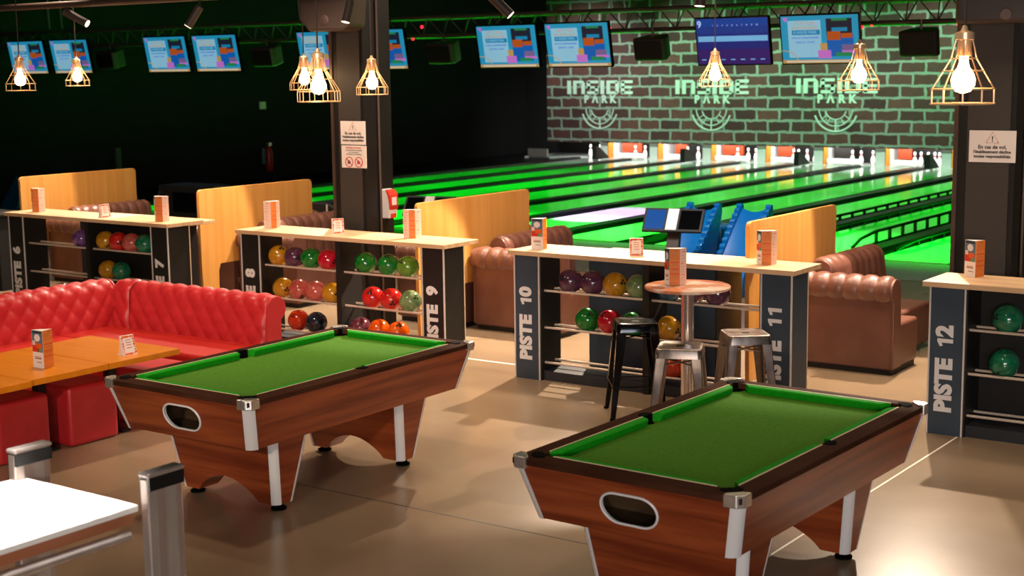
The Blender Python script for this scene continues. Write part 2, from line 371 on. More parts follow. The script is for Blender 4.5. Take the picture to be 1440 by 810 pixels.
def pool_table(label, loc, rz):
    t = thing('pool_table', label, 'pool table', loc, rz, 'pool tables in the foreground')
    W, L = 1.286, 2.241
    # cabinet, sides leaning inwards
    xi, yi, xt, yt, zb, zt = .075, .09, .006, .006, .50, .79
    b = [(xi, yi, zb), (W - xi, yi, zb), (W - xi, L - yi, zb), (xi, L - yi, zb)]
    tt = [(xt, yt, zt), (W - xt, yt, zt), (W - xt, L - yt, zt), (xt, L - yt, zt)]
    wc = .052
    mb = MB()
    hb = [(xi + wc, yi, zb), (W - xi - wc, yi, zb), (W - xi - wc, L - yi, zb), (xi + wc, L - yi, zb)]
    ht = [(xt + wc, yt, zt), (W - xt - wc, yt, zt), (W - xt - wc, L - yt, zt), (xt + wc, L - yt, zt)]
    hp = wood_frustum_face(mb, hb[0], hb[1], ht[1], ht[0], (.372, .662, .22, .775))
    for i in (1, 2, 3):
        j = (i + 1) % 4; mb.face((hb[i], hb[j], ht[j], ht[i]))
    mb.face(hb[::-1])
    for a_, c_ in ((xi, xt), (W - xi - .02, W - xt - .02)):
        mb.hexa([(a_, yi + wc, zb), (a_ + .02, yi + wc, zb), (a_ + .02, L - yi - wc, zb), (a_, L - yi - wc, zb)], [(c_, yt + wc, zt), (c_ + .02, yt + wc, zt), (c_ + .02, L - yt - wc, zt), (c_, L - yt - wc, zt)])
    mb.hexa([(xi, yi + wc, zb), (W - xi, yi + wc, zb), (W - xi, L - yi - wc, zb), (xi, L - yi - wc, zb)], [(xi, yi + wc, zb + .01), (W - xi, yi + wc, zb + .01), (W - xi, L - yi - wc, zb + .01), (xi, L - yi - wc, zb + .01)])
    mb.obj('cabinet', 'walnut', t, fix=True)
    def quarter(p0, p1, sx, sy, w_, name, parent):
        """quarter-round strip; p0/p1 = outer corner at bottom/top, sx/sy point outwards"""
        mb = MB(); R_ = []
        for p in (p0, p1):
            c0 = (p[0] - sx * w_, p[1] - sy * w_)
            pts = [c0] + [(c0[0] + sx * w_ * 1.05 * math.cos(a), c0[1] + sy * w_ * 1.05 * math.sin(a)) for a in [PI / 2 * k / 8 for k in range(9)]]
            R_.append([mb.bm.verts.new((q[0], q[1], p[2])) for q in pts])
        n = len(R_[0]); mb.bm.faces.new(R_[0][::-1]); mb.bm.faces.new(R_[1])
        for k in range(n): mb.bm.faces.new((R_[0][k], R_[0][(k + 1) % n], R_[1][(k + 1) % n], R_[1][k]))
        return mb.obj(name, 'white', parent, smooth=True)
    cy = Vector((0, 1, 0))
    MB().tube([p - cy * .003 for p in hp], .0065, 8, 0, True).obj('hole_trim', 'white', t, smooth=True)
    mb = MB(); n = len(hp)
    for i in range(n):
        p, q = hp[i], hp[(i + 1) % n]; mb.face((p, q, q + cy * .018, p + cy * .018))
    mb.obj('hole_rim', 'white', t)
    mb = MB().box(.30, 1.0, .35, .36, .52, .77, 1); mb.box(.30, 1.0, .12, .35, .525, .535, 1); mb.box(.30, .31, .12, .35, .52, .77, 1); mb.box(1.0, 1.01, .12, .35, .52, .77, 0)
    mb.obj('ball_return_tray', ['dark', 'traydark'], t)
    # top rails (mitred) with lighter lower lip
    rw = .105
    O = [(0, 0), (W, 0), (W, L), (0, L)]; I = [(rw, rw), (W - rw, rw), (W - rw, L - rw), (rw, L - rw)]
    for i in range(4):
        j = (i + 1) % 4
        MB().hexa([O[i] + (.788,), O[j] + (.788,), I[j] + (.788,), I[i] + (.788,)], [O[i] + (.82,), O[j] + (.82,), I[j] + (.824,), I[i] + (.824,)]).obj('top_rail', 'rail', t, bevel=.004)
    # bed
    MB().box(.09, W - .09, .09, L - .09, .765, .778).obj('playing_bed', 'cloth', t)
    # cushions and piping
    def cushion(p, q, inward, e0, e1):
        p, q, inw = Vector(p + (0,)), Vector(q + (0,)), Vector(inward + (0,)); d = (q - p).normalized()
        prof = [(0, .779), (0, .8235), (.010, .8265), (.046, .8235), (.052, .816), (.038, .779)]
        mb = MB(); A = [mb.bm.verts.new(p + d * (e0 * k[0]) + inw * k[0] + Vector((0, 0, k[1]))) for k in prof]
        B = [mb.bm.verts.new(q - d * (e1 * k[0]) + inw * k[0] + Vector((0, 0, k[1]))) for k in prof]
        mb.bm.faces.new(A); mb.bm.faces.new(B[::-1])
        for i in range(len(prof)): mb.bm.faces.new((A[i], B[i], B[(i + 1) % len(prof)], A[(i + 1) % len(prof)]))
        c = mb.obj('cushion', 'cush', t)
        MB().box(0, (q - p).length, -.004, .004, .822, .8262).obj('piping', 'cream', c)
        pp = c.children[0]; ang = math.atan2(d.y, d.x); pp.location = p; pp.rotation_euler = (0, 0, ang)
    g, mg = .075, .055
    cushion((rw + g, rw), (W - rw - g, rw), (0, 1), .9, .9)
    cushion((rw + g, L - rw), (W - rw - g, L - rw), (0, -1), .9, .9)
    for x, s_ in ((rw, 1), (W - rw, -1)):
        cushion((x, rw + g), (x, L / 2 - mg), (s_, 0), .9, .4)
        cushion((x, L / 2 + mg), (x, L - rw - g), (s_, 0), .4, .9)
    # pockets
    for px, py, r in ((rw + .004, rw + .004, .050), (W - rw - .004, rw + .004, .050), (W - rw - .004, L - rw - .004, .050), (rw + .004, L - rw - .004, .050), (rw - .004, L / 2, .042), (W - rw + .004, L / 2, .042)):
        mb = MB(); mb.lathe([(r * .98, .7785), (r * .98, .7795)], (px, py, 0), 24)
        vx, vy = (px - W / 2) / abs(px - W / 2), ((py - L / 2) / abs(py - L / 2) if abs(py - L / 2) > .01 else 0); ao = math.atan2(vy, vx)
        mb.pxy([(px + r * .92 * math.cos(ao + b_), py + r * .92 * math.sin(ao + b_)) for b_ in [-1.8 + 3.6 * k / 16 for k in range(17)]], .779, .8268)
        cx, cyy = W / 2 - px, L / 2 - py
        if abs(px - W / 2) > .3 and abs(py - L / 2) < .01: a0 = 0 if cx > 0 else PI; half = 1.45
        else: a0 = math.atan2(.7 * (1 if cyy > 0 else -1), .7 * (1 if cx > 0 else -1)); half = 1.75
        pts_o = []; pts_i = []
        for k in range(17):
            a = a0 + PI - half * .9 + 2 * half * .9 * k / 16
            pts_o.append((px + (r + .006) * math.cos(a), py + (r + .006) * math.sin(a))); pts_i.append((px + r * math.cos(a), py + r * math.sin(a)))
        mb.pxy(pts_o + pts_i[::-1], .778, .8265)
        mb.obj('pocket', 'rubber', t)
    # chrome corners
    for sx in (0, 1):
        for sy in (0, 1):
            X = lambda v: v if not sx else W - v
            Y = lambda v: v if not sy else L - v
            ch = [(-.010, .022), (-.010, .088), (.018, .088), (.046, .066), (.066, .046), (.088, .018), (.088, -.010), (.022, -.010)]
            pts = [(X(a), Y(c_)) for a, c_ in ch]
            MB().pxy(pts, .770, .831).obj('corner_bracket', 'chrome', t, bevel=.005)
            quarter((X(xi), Y(yi), zb - .004), (X(xt), Y(yt), .770), 1 if sx else -1, 1 if sy else -1, wc, 'corner_strip', t)
    # legs: tapered boxes with an arch
    def leg(mir):
        Y = (lambda v: L - v) if mir else (lambda v: v)
        g_ = thing_leg = MB()
        bx0, bx1, by0, by1 = .215, W - .215, .42, .59; tx0, tx1, ty0, ty1 = .150, W - .150, .34, .68
        zb_, zt_ = .05, .505
        def P(u, z, back):
            k = (z - zb_) / (zt_ - zb_)
            x = (bx0 + (tx0 - bx0) * k) * (1 - u) + (bx1 + (tx1 - bx1) * k) * u
            y = (by1 + (ty1 - by1) * k) if back else (by0 + (ty0 - by0) * k)
            return (x, Y(y), z)
        out = [(0, zb_), (.15, zb_)] + [(.15 + .70 * k / 14, zb_ + .135 * math.sin(PI * k / 14) ** .8) for k in range(1, 14)] + [(.85, zb_), (1, zb_), (1, zt_), (0, zt_)]
        wl = .044; Wb = bx1 - bx0
        def shape(du, dy, o_):
            A = []; B = []
            for u, z in o_:
                u2 = du + u * (1 - 2 * du); a_ = P(u2, z, 0); b_ = P(u2, z, 1); sg = 1 if b_[1] > a_[1] else -1
                A.append(g_.bm.verts.new((a_[0], a_[1] + sg * dy, z))); B.append(g_.bm.verts.new((b_[0], b_[1] - sg * dy, z)))
            g_.bm.faces.new(A); g_.bm.faces.new(B[::-1])
            for i in range(len(o_)): g_.bm.faces.new((A[i], B[i], B[(i + 1) % len(o_)], A[(i + 1) % len(o_)]))
        shape(wl / Wb, 0, out); shape(0, wl, [(0, zb_), (.13, zb_), (.13, zt_), (0, zt_)]); shape(0, wl, [(.87, zb_), (1, zb_), (1, zt_), (.87, zt_)])
        lg = g_.obj('leg', 'walnut', t)
        for u in (0, 1):
            for bk in (0, 1):
                sy_ = (1 if bk else -1) * (-1 if mir else 1)
                quarter(P(u, zb_ - .003, bk), P(u, .498, bk), 1 if u else -1, sy_, wl, 'edge_strip', lg)
        for x in (.275, W - .275):
            MB().lathe([(.048, 0), (.050, .012), (.030, .022), (.026, .052)], (x, Y(.50), 0), 18).obj('foot', 'rubber', lg, smooth=True)
    leg(False); leg(True)
    return t
pool_table('walnut pool table on the left, beside the red sofa', (-7.4347, 5.9332, 0), .0058)
pool_table('walnut pool table on the right, in front of the metal stools', (-4.145, 5.7986, 0), -.0262)

# ------------------------------------------------------------------ bowling balls
def make_ball():
    mb = MB().sphere((0, 0, 0), .1085, 32, 20)
    for th, ph, r in ((.0, .0, .0125), (.26, .9, .0115), (.26, -.1, .0115)):
        d = Vector((math.sin(th) * math.cos(ph), math.sin(th) * math.sin(ph), math.cos(th)))
        mb.cyl(d * .10, d * .1090, r, 14, 1)
    return mb.obj('bowling_ball', [BALL['red'], M['dark']], fix=True)
BALL0 = make_ball(); first_ball = [True]
def ball(x, z, color, label, group, hole=None):
    o = BALL0 if first_ball[0] else BALL0.copy()
    if not first_ball[0]: C.objects.link(o)
    first_ball[0] = False
    o.material_slots[0].link = 'OBJECT'; o.material_slots[0].material = BALL[color]
    o.location = (x, 10.64, z)
    q = Vector((.58 + random.uniform(-1.2, 1.2), -.6, random.uniform(-.9, 1.3))) if hole is not False else Vector((0, 1, .3))
    o.rotation_euler = q.to_track_quat('Z', 'Y').to_euler()
    tag(o, label, 'bowling ball', group)

# ------------------------------------------------------------------ lane racks / counters
def end_post(t, x0, x1, numeral, lettermat='white', post='slate', right=True):
    p = MB().box(x0, x1, 10.5, 10.81, 0, 1.11).obj('end_post', post, t, bevel=.002)
    for x in (x0, x1):
        MB().box(x - .006, x + .006, 10.494, 10.506, 0, 1.11).obj('edge_strip', 'edge', p)
    MB().box(x1 - .004, x1 + .004, 10.802, 10.812, 0, 1.11).obj('edge_strip', 'cream', p)
    if numeral:
        xc = (x0 + x1) / 2 - .01
        mtx = basis((0, 0, 1), (-1, 0, 0), (xc, 10.4985, .50))
        text('lettering', [('PISTE', -.125, 0, .168, .0095, 1.04)], lettermat, p, mtx)
        if numeral.startswith('1'):
            mb = MB(); H_ = .118
            for q in range(2 if numeral == '11' else 1):
                x_ = (.175 if numeral != '11' else .20) + q * .088
                mb.pxy([(x_ + .022, -H_ / 2), (x_ + .052, -H_ / 2), (x_ + .052, H_ / 2), (x_ + .030, H_ / 2), (x_ - .008, H_ / 2 - .020), (x_ + .000, H_ / 2 - .042), (x_ + .022, H_ / 2 - .032)], 0, .001)
            mb.xf(mtx); mb.obj('numeral', lettermat, p)
            if numeral != '11': text('numeral', [(numeral[1], .285, 0, .168, .0095)], lettermat, p, mtx)
        else:
            text('numeral', [(numeral, .21, 0, .168, .0095)], lettermat, p, mtx)
def rack(label, xl, xr, div, left, right, pw=.26, post='slate', back=None):
    t = thing('ball_rack_counter', label, 'ball rack counter', (0, 0, 0), 0, 'ball rack counters in a row')
    MB().box(xl - .055, xr + .03, 10.47, 11.0, 1.11, 1.15).obj('worktop', 'oak', t, bevel=.003)
    end_post(t, xl, xl + pw, left, post=post); end_post(t, xr - pw, xr, right, post=post)
    for x in (xl + pw + .001, xr - pw - .019):
        MB().box(x, x + .018, 10.506, 10.81, .0, 1.109).obj('side_lining', 'black', t)
    MB().box(div - .03, div + .03, 10.5, 10.81, 0, 1.11).obj('divider_panel', 'black', t)
    MB().box(xl + pw + .02, xr - pw - .02, 10.53, 10.81, 0, .085).obj('plinth', 'slate', t)
    for z in (.80, .47, .155):
        for y in (10.56, 10.72):
            for a, b in ((xl + pw + .02, div - .03), (div + .03, xr - pw - .02)):
                MB().cyl((a, y, z), (b, y, z), .011, 10).obj('rod', 'rod', t, smooth=True)
    if back:
        for a, b in back: MB().box(a, b, 10.812, 10.83, 0, 1.11).obj('back_panel', 'black', t)
    return t
rack('ball rack counter with shade-darkened end posts reading PISTE 6 and PISTE 7', -14.71, -11.98, -13.31, '6', '7', post='black', back=[(-13.31, -12.25)])  # posts coloured black because the daylight misses this rack
rack('ball rack counter with shade-darkened end posts reading PISTE 8 and PISTE 9', -10.87, -8.25, -9.555, '8', '9', pw=.255, post='black')  # post colour darkened the same way, painted shade
rack('ball rack counter with daylight-tinted end posts reading PISTE 10 and PISTE 11', -7.45, -4.79, -6.11, '10', '11', post='slatelit')
rack('ball rack counter with daylight-tinted end post reading PISTE 12, at the right frame edge', -3.68, -.95, -2.32, '12', None, post='slatelit', back=[(-3.41, -1.21)])
def rear_counter(label, x0, x1, panel):
    t = thing('rear_counter', label, 'counter', (0, 0, 0))
    MB().box(x0, x1, 11.03, 11.5, 0, 1.04).obj('cabinet_body', 'black', t)
    MB().box(x0, x1 - .01, 11.02, 11.03, .06, 1.04).obj('back_board', panel, t)
    MB().box(x0 - .06, x1 + .25, 11.02, 11.56, 1.045, 1.08).obj('worktop', 'oak', t, bevel=.003)
rear_counter('lower oak-topped counter behind the rack that the bistro table stands before', -7.0, -5.72, 'slatelit')
rear_counter('lower oak-topped counter behind the leftmost rack', -14.08, -12.62, 'slate')
t = thing('black_cabinet', 'tall plain black cabinet cut by the left frame edge, beside PISTE 6', 'cabinet')
MB().box(-17.4, -16.06, 11.3, 11.8, .0, .96).obj('cabinet_body', 'dark', t, bevel=.004)
MB().box(-17.43, -16.03, 11.27, 11.83, .96, .98).obj('cabinet_top', 'dark', t)

R1 = {1: .8905, 2: .5605, 3: .2455}
def balls(group, lst):
    for x, row, col, lab in lst: ball(x, R1[row], col, lab, group)
balls('bowling balls in the PISTE 6 and 7 rack', [
    (-13.58, 1, 'violet', 'violet bowling ball alone in left bay of PISTE 6-7 rack'),
    (-13.165, 1, 'yellow', 'yellow bowling ball on the top rods next to the red one, PISTE 7 bay'),
    (-12.945, 1, 'red', 'bright red bowling ball on top rods of the PISTE 7 bay'),
    (-12.725, 1, 'pink', 'salmon pink bowling ball on top rods of the PISTE 7 bay'),
    (-12.505, 1, 'teal', 'teal green bowling ball on top rods against the PISTE 7 post'),
    (-13.15, 2, 'yellow', 'yellow bowling ball on the lower rods of the PISTE 7 bay'),
    (-12.92, 2, 'teal', 'teal green bowling ball on the lower rods of the PISTE 7 bay'),
    (-13.98, 3, 'silver', 'silvery mauve bowling ball low in the PISTE 6 bay, just above the red sofa')])
balls('bowling balls in the PISTE 8 and 9 rack', [
    (-10.482, 1, 'yellow', 'yellow bowling ball on top rods against the PISTE 8 post'),
    (-10.262, 1, 'purple', 'dark purple bowling ball on top rods of the PISTE 8 bay'),
    (-10.035, 1, 'green', 'mid green bowling ball on top rods of the PISTE 8 bay'),
    (-9.805, 1, 'crimson', 'crimson bowling ball on top rods of the PISTE 8 bay'),
    (-9.32, 1, 'green', 'dark green bowling ball on top rods of the PISTE 9 bay, leftmost'),
    (-9.03, 1, 'green', 'dark green bowling ball in the middle of the top rods, PISTE 9 bay'),
    (-8.79, 1, 'lime', 'lime green bowling ball on top rods against the PISTE 9 post'),
    (-10.44, 2, 'yellow', 'yellow bowling ball on middle rods against the PISTE 8 post'),
    (-10.215, 2, 'pink', 'salmon pink bowling ball next to the leftmost yellow one, PISTE 8 middle rods'),
    (-9.99, 2, 'pink', 'salmon pink bowling ball next to the right yellow one, PISTE 8 middle rods'),
    (-9.765, 2, 'yellow', 'yellow bowling ball on middle rods against the centre divider, PISTE 8 bay'),
    (-9.24, 2, 'red', 'left red bowling ball on middle rods of the PISTE 9 bay'),
    (-9.01, 2, 'red', 'right red bowling ball on middle rods, beside the sage green one'),
    (-8.77, 2, 'sage', 'sage green bowling ball on middle rods against the PISTE 9 post'),
    (-10.24, 3, 'redorange', 'orange-red bowling ball on bottom rods beside the navy one'),
    (-9.995, 3, 'navy', 'navy black bowling ball on bottom rods of the PISTE 8 bay'),
    (-9.41, 3, 'plum', 'plum bowling ball on bottom rods behind the left pool table'),
    (-9.17, 3, 'orange', 'orange bowling ball on bottom rods beside the plum one'),
    (-8.93, 3, 'orange', 'orange bowling ball on bottom rods, nearest the PISTE 9 post')])
balls('bowling balls in the PISTE 10 and 11 rack', [
    (-6.95, 1, 'purple', 'purple bowling ball on top rods nearest the PISTE 10 post'),
    (-6.722, 1, 'purple', 'purple bowling ball on top rods beside the yellow one'),
    (-6.493, 1, 'yellow', 'yellow bowling ball on top rods of the PISTE 10 bay'),
    (-6.262, 1, 'sage', 'pale sage bowling ball on top rods against the centre divider'),
    (-5.97, 1, 'blue', 'teal blue bowling ball under the bistro tabletop edge'),
    (-5.74, 1, 'plum', 'plum bowling ball behind the bistro table pole'),
    (-5.51, 1, 'purple', 'purple bowling ball on top rods of the PISTE 11 bay, rightmost'),
    (-6.775, 2, 'green', 'green swirled bowling ball on middle rods of the PISTE 10 bay'),
    (-6.547, 2, 'crimson', 'crimson bowling ball on middle rods beside the black stool'),
    (-6.318, 2, 'green', 'green bowling ball mostly hidden behind the black stool seat'),
    (-5.965, 2, 'yellow', 'yellow bowling ball between the black stool and the table pole'),
    (-5.93, 3, 'redorange', 'orange-red bowling ball low behind the middle steel stool')])
balls('bowling balls in the PISTE 12 rack', [
    (-3.15, 1, 'teal', 'deep green bowling ball on top rods of the PISTE 12 rack'),
    (-3.165, 2, 'teal', 'deep green bowling ball on middle rods of the PISTE 12 rack')])

# ------------------------------------------------------------------ partitions
def partition(label, x, y0, y1, h):
    r = .05; pts = [(y0 + .02, 0), (y0 + .26, 0), (y0 + .27, .42), (y0 + .30, .50), (y1 - .30, .50), (y1 - .26, .42), (y1 - .25, 0), (y1 - .02, 0), (y1, .55)]
    pts += [(y1 - r + r * math.cos(a), h - r + r * math.sin(a)) for a in (0, .4, .8, 1.2, PI / 2)]
    pts += [(y0 + r + r * math.cos(a), h - r + r * math.sin(a)) for a in (PI / 2, 1.97, 2.36, 2.75, PI)]
    pts += [(y0, .55)]
    o = MB().pyz(pts, x - .02, x + .02).obj('partition_board', 'beech', bevel=.003)
    tag(o, label, 'partition', 'beech partitions between sofas')
partition('beech partition board between sofas behind the PISTE 6-7 rack', -16.4, 11.9, 13.83, 1.41)
partition('beech partition board between sofas, behind the gap left of PISTE 8', -12.8, 11.7, 13.6, 1.39)
partition('beech partition board between sofas behind the PISTE 9 post', -9.3, 11.4, 13.38, 1.41)
partition('beech partition board between sofas behind the PISTE 11 post', -5.62, 11.4, 13.27, 1.405)

# ------------------------------------------------------------------ chesterfield sofas
def chester_back(L, h, mtx, style, zs=.40, a=.150, b=.13, amp=.030, name='backrest', mt='brown', parent=None):
    """runs along +x, seat side towards -y, roll curling over to +y"""
    rr = .105; yc = .15; zc = h - rr
    prof = [(0, zs)]
    n1 = 10
    for k in range(1, n1 + 1):
        t_ = k / n1; prof.append((.0 + (yc - rr) * t_ ** 1.5, zs + (zc - zs) * t_))
    for k in range(1, 15):
        an = PI - (PI + .75) * k / 14; prof.append((yc + rr * math.cos(an), zc + rr * math.sin(an)))
    arc = [0]
    for i in range(1, len(prof)): arc.append(arc[-1] + math.dist(prof[i], prof[i - 1]))
    T = arc[-1]
    def at(s_):
        for i in range(1, len(arc)):
            if s_ <= arc[i] + 1e-9:
                k = (s_ - arc[i - 1]) / (arc[i] - arc[i - 1]); p = prof[i - 1]; q = prof[i]
                d = Vector((q[0] - p[0], q[1] - p[1])).normalized()
                return p[0] + (q[0] - p[0]) * k, p[1] + (q[1] - p[1]) * k, -d.y, d.x
        p = prof[-1]; return p[0], p[1], 0, -1
    nu = max(16, int(L / .018)); nv = 52
    def fn(u, v):
        s_ = v * T; x = u * L; y, z, ny, nz = at(s_)
        p_, q_ = x / a + s_ / b * .5, x / a - s_ / b * .5
        dd = (abs(math.sin(PI * p_)) * abs(math.sin(PI * q_))) ** .42
        edge = min(1, min(u, 1 - u) * L / .04) ** .5
        if style == 'roll':     # pleats straight over the roll, plus a row of buttons
            pl = abs(math.sin(PI * x / a)) ** .5
            dd = pl * (.55 + .45 * min(1, abs(v - .80) / .10 + (abs(math.sin(PI * x / a)) ** 1.0)))
        disp = amp * dd * edge - (.02 * (1 - edge))
        return mtx @ Vector((x, y + ny * disp, z + nz * disp))
    mb = MB(); g = mb.grid(fn, nu, nv)
    bk = mb.obj(name, mt, parent, smooth='all')
    for x in (.0, L):
        r_ = rr + .004; pts = [(-.0, .06), (yc + .05, .06), (yc + .05, zc - r_ * .85)] + [(yc + r_ * math.cos(a), zc + r_ * math.sin(a)) for a in [-.9 + (PI + .9) * k / 16 for k in range(17)]] + [(.02, zs + .1)]
        e = MB().prism(pts, lambda p: (x - .012, p[0], p[1]), lambda p: (x + .012, p[0], p[1])); e.xf(mtx); e.obj('end_panel', mt, parent, bevel=.006)
    return bk
def seat_block(x0, x1, y0, y1, z0, z1, mtx, parent, mt, name='seat', label=None):
    mb = MB().box(x0, x1, y0, y1, z0, z1); mb.xf(mtx)
    return mb.obj(name, mt, parent, bevel=.03, smooth=True, seg=4, label=label)
def brown_sofa(label, px, side, y0=12.25, wing_len=.92):
    """corner sofa against a partition at px; side=+1 right of it, -1 left of it"""
    t = thing('corner_sofa', label, 'sofa', (px + side * .065, y0, 0), 0, 'brown tufted corner sofas')
    # local frame: x away from partition * side, y away from viewer
    Lx = wing_len; h = .86
    I4 = Matrix.Identity(4)
    # wing with its back to the viewer: roll curls towards -y => rotate 180 about z
    if side > 0: mt1 = Matrix.Translation((Lx, .22, 0)) @ Matrix.Rotation(PI, 4, 'Z')
    else: mt1 = Matrix.Translation((0, .22, 0)) @ Matrix.Rotation(PI, 4, 'Z')
    chester_back(Lx, h, mt1, 'roll', zs=.36, parent=t)
    X0, X1 = (0, Lx) if side > 0 else (-Lx, 0)
    MB().box(X0, X1, .03, .20, .05, .70).obj('back_panel', 'brown', t, bevel=.012)
    seat_block(X0 + .01, X1 - (.0 if side > 0 else .01), .19, .66, .05, .45, I4, t, 'brown')
    MB().box(X0 + .02, X1 - .02, .05, .64, .0, .055).obj('base_plinth', 'black', t)
    # wing along the partition, back against it
    Ly = 1.28; h2 = .95
    if side > 0: mt2 = Matrix.Translation((.26, .32, 0)) @ Matrix.Rotation(PI / 2, 4, 'Z')
    else: mt2 = Matrix.Translation((-.26, .32 + Ly, 0)) @ Matrix.Rotation(-PI / 2, 4, 'Z')
    chester_back(Ly, h2, mt2, 'roll', zs=.36, parent=t)
    if side > 0: MB().box(.02, .16, .33, .32 + Ly, .05, .80).obj('back_panel', 'brown', t, bevel=.01)
    else: MB().box(-.16, -.02, .33, .32 + Ly, .05, .80).obj('back_panel', 'brown', t, bevel=.01)
    a_, b_ = (.2, .72) if side > 0 else (-.72, -.2)
    seat_block(a_, b_, .665, .30 + Ly, .05, .45, I4, t, 'brown')
    return t
brown_sofa('brown tufted corner sofa seen through the PISTE 6 bay', -16.4, 1)
brown_sofa('brown tufted corner sofa just left of the partition in the gap beside PISTE 7', -12.8, -1)
brown_sofa('brown tufted corner sofa right of the partition, behind the PISTE 8 bay', -12.8, 1)
brown_sofa('brown tufted corner sofa behind the PISTE 9 bay, left of its partition', -9.3, -1)
brown_sofa('brown tufted corner sofa in the gap between PISTE 9 and PISTE 10', -9.3, 1, wing_len=1.1)
brown_sofa('brown tufted corner sofa right of PISTE 11 with its end facing the room', -5.62, 1)

# red L-shaped sofa
t = thing('red_sofa', 'large red tufted leather L-shaped sofa by the amber tables', 'sofa', (0, 0, 0))
zs = .45
for x_, L_ in ((-10.62, .22), (-10.40, 1.72)):
    mt = Matrix.Translation((x_, 8.60, 0)); chester_back(L_, .87, mt, 'diamond', zs=zs, a=.175, b=.105, amp=.024, mt='red', parent=t)
MB().box(-10.62, -8.70, 8.68, 8.80, .05, .76).obj('back_panel', 'red', t, bevel=.012)
mt = Matrix.Translation((-10.62, 5.2, 0)) @ Matrix.Rotation(PI / 2, 4, 'Z'); chester_back(3.50, .87, mt, 'diamond', zs=zs, a=.175, b=.105, amp=.024, mt='red', parent=t)
MB().box(-10.83, -10.70, 5.2, 8.72, .05, .76).obj('back_panel', 'red', t, bevel=.012)
seat_block(-10.63, -8.70, 8.02, 8.66, .05, .47, Matrix.Identity(4), t, 'redseat')
seat_block(-10.66, -10.02, 5.2, 8.015, .05, .47, Matrix.Identity(4), t, 'redseat')
MB().box(-10.6, -8.75, 8.08, 8.76, 0, .055).obj('base_plinth', 'black', t)

# amber tables
AT = []
for i, (y0, lab) in enumerate(((6.83, 'amber wooden table nearest the sofa corner, holding the orange tent card'), (6.145, 'middle amber wooden table, holding the tall menu leaflet'), (5.46, 'amber wooden table cut by the left frame edge'))):
    t = thing('low_table', lab, 'table', (-9.02, y0, 0), 0, 'amber tables in front of the red sofa')
    dx = (0, 0, .03)[i]
    MB().box(-.53 + dx, .53 + dx, .004, .68, .605, .65).obj('tabletop', 'amber', t, bevel=.003)
    y = (.39, .42, .3)[i]
    MB().box(-.03, .04, y, y + .07, .02, .605).obj('pedestal', 'black', t)
    MB().box(-.16, .17, y - .0, y + .07, 0, .02).obj('foot_plate', 'black', t)
# poufs
def pouf(label, x1, y0):
    t = thing('cube_pouf', label, 'pouf', (x1 - .23, y0 + .23, 0), 0, 'red leather cube poufs')
    MB().box(-.225, .225, -.225, .225, .0, .455).obj('cushion_body', 'red', t, bevel=.035, smooth=True, seg=4)
    MB().sphere((.224, 0, .25), .013, 12, 8, sc=(.5, 1, 1)).obj('button', 'red', t)
    MB().sphere((0, -.224, .25), .013, 12, 8, sc=(1, .5, 1)).obj('button', 'red', t)
pouf('red leather cube pouf at the left frame edge', -8.79, 6.07)
pouf('red leather cube pouf in front of the left pool table corner', -8.79, 6.69)
pouf('red leather cube pouf half hidden behind the pool table rail', -8.79, 7.42)

# ------------------------------------------------------------------ columns
def column(label, x0, x1, y0, y1, cable):
    t = thing('column', label, 'column', (0, 0, 0), 0, 'black structural columns')
    MB().box(x0, x1, y0, y1, 0, 5.2).obj('shaft', 'black', t)
    MB().box(x0 + .10, x1 - .04, y0 - .012, y0, 0, 5.2).obj('cover_plate', 'grey', t)
    MB().box(x0 - .004, x0 + .03, y0 - .016, y0 - .001, 0, 5.2).obj('edge_angle', 'pipe', t)
    if cable: MB().cyl((x1 + .015, y0 + .21, 0), (x1 + .015, y0 + .21, 5.2), .014, 10).obj('conduit', 'pipe', t, smooth=True)
    return t
column('black column with two notices behind the PISTE 9 bay', -10.39, -9.95, 11.4, 11.83, True)
column('black column with one notice behind the PISTE 12 counter', -3.84, -3.37, 11.4, 11.85, True)
def notice(label, x0, x1, z0, z1, kind):
    t = thing('notice', label, 'notice', ((x0 + x1) / 2, 11.386, (z0 + z1) / 2))
    W, H = x1 - x0, z1 - z0
    MB().box(-W / 2, W / 2, -.004, .002, -H / 2, H / 2).obj('notice_sheet', 'paper', t)
    if kind == 'warn':
        a = .048; z = H * .26
        MB().tube([(-a, -.006, z - a * .75), (a, -.006, z - a * .75), (0, -.006, z + a)], .0022, 6, 0, True).obj('warning_triangle', 'redp', t)
        for q in (('!', 0, z - .008, .06, .001), ('En cas de vol,', 0, -.005, .040, .0008), ("l'établissement décline", 0, -.042, .032, .0008), ('toutes responsabilités', 0, -.077, .032, .0008)):
            text('notice_lettering', [q], 'inkb', t, FRONT(0, -.0055, 0))
    else:
        text('notice_heading', [('Interdiction de fumer', 0, H * .40, .024, .0003)], 'redp', t, FRONT(0, -.0055, 0))
        for q in (('Il est strictement interdit', 0, H * .29, .022, 0), ('de consommer', 0, H * .20, .022, 0), ("à l'intérieur du bowling", 0, H * .11, .022, 0)):
            text('notice_lettering', [q], 'greyp', t, FRONT(0, -.0055, 0))
        for cx in (-.065, .065):
            mb = MB().tube([(cx + .05 * math.cos(a), -.006, -.055 + .05 * math.sin(a)) for a in [2 * PI * k / 24 for k in range(24)]], .0042, 6, 0, True)
            mb.cyl((cx - .035, -.006, -.02), (cx + .035, -.006, -.09), .0035, 6)
            o = mb.obj('prohibition_ring', 'redp', t)
            MB().pxz([(cx - .026, -.074), (cx + .02, -.074), (cx + .016, -.05), (cx, -.04), (cx - .014, -.03), (cx - .02, -.05)], -.0052, -.0045).obj('pictogram', 'redp' if cx > 0 else 'inkb', o)
notice('white theft warning notice, upper one on the left column', -10.262, -9.925, 1.985, 2.225, 'warn')
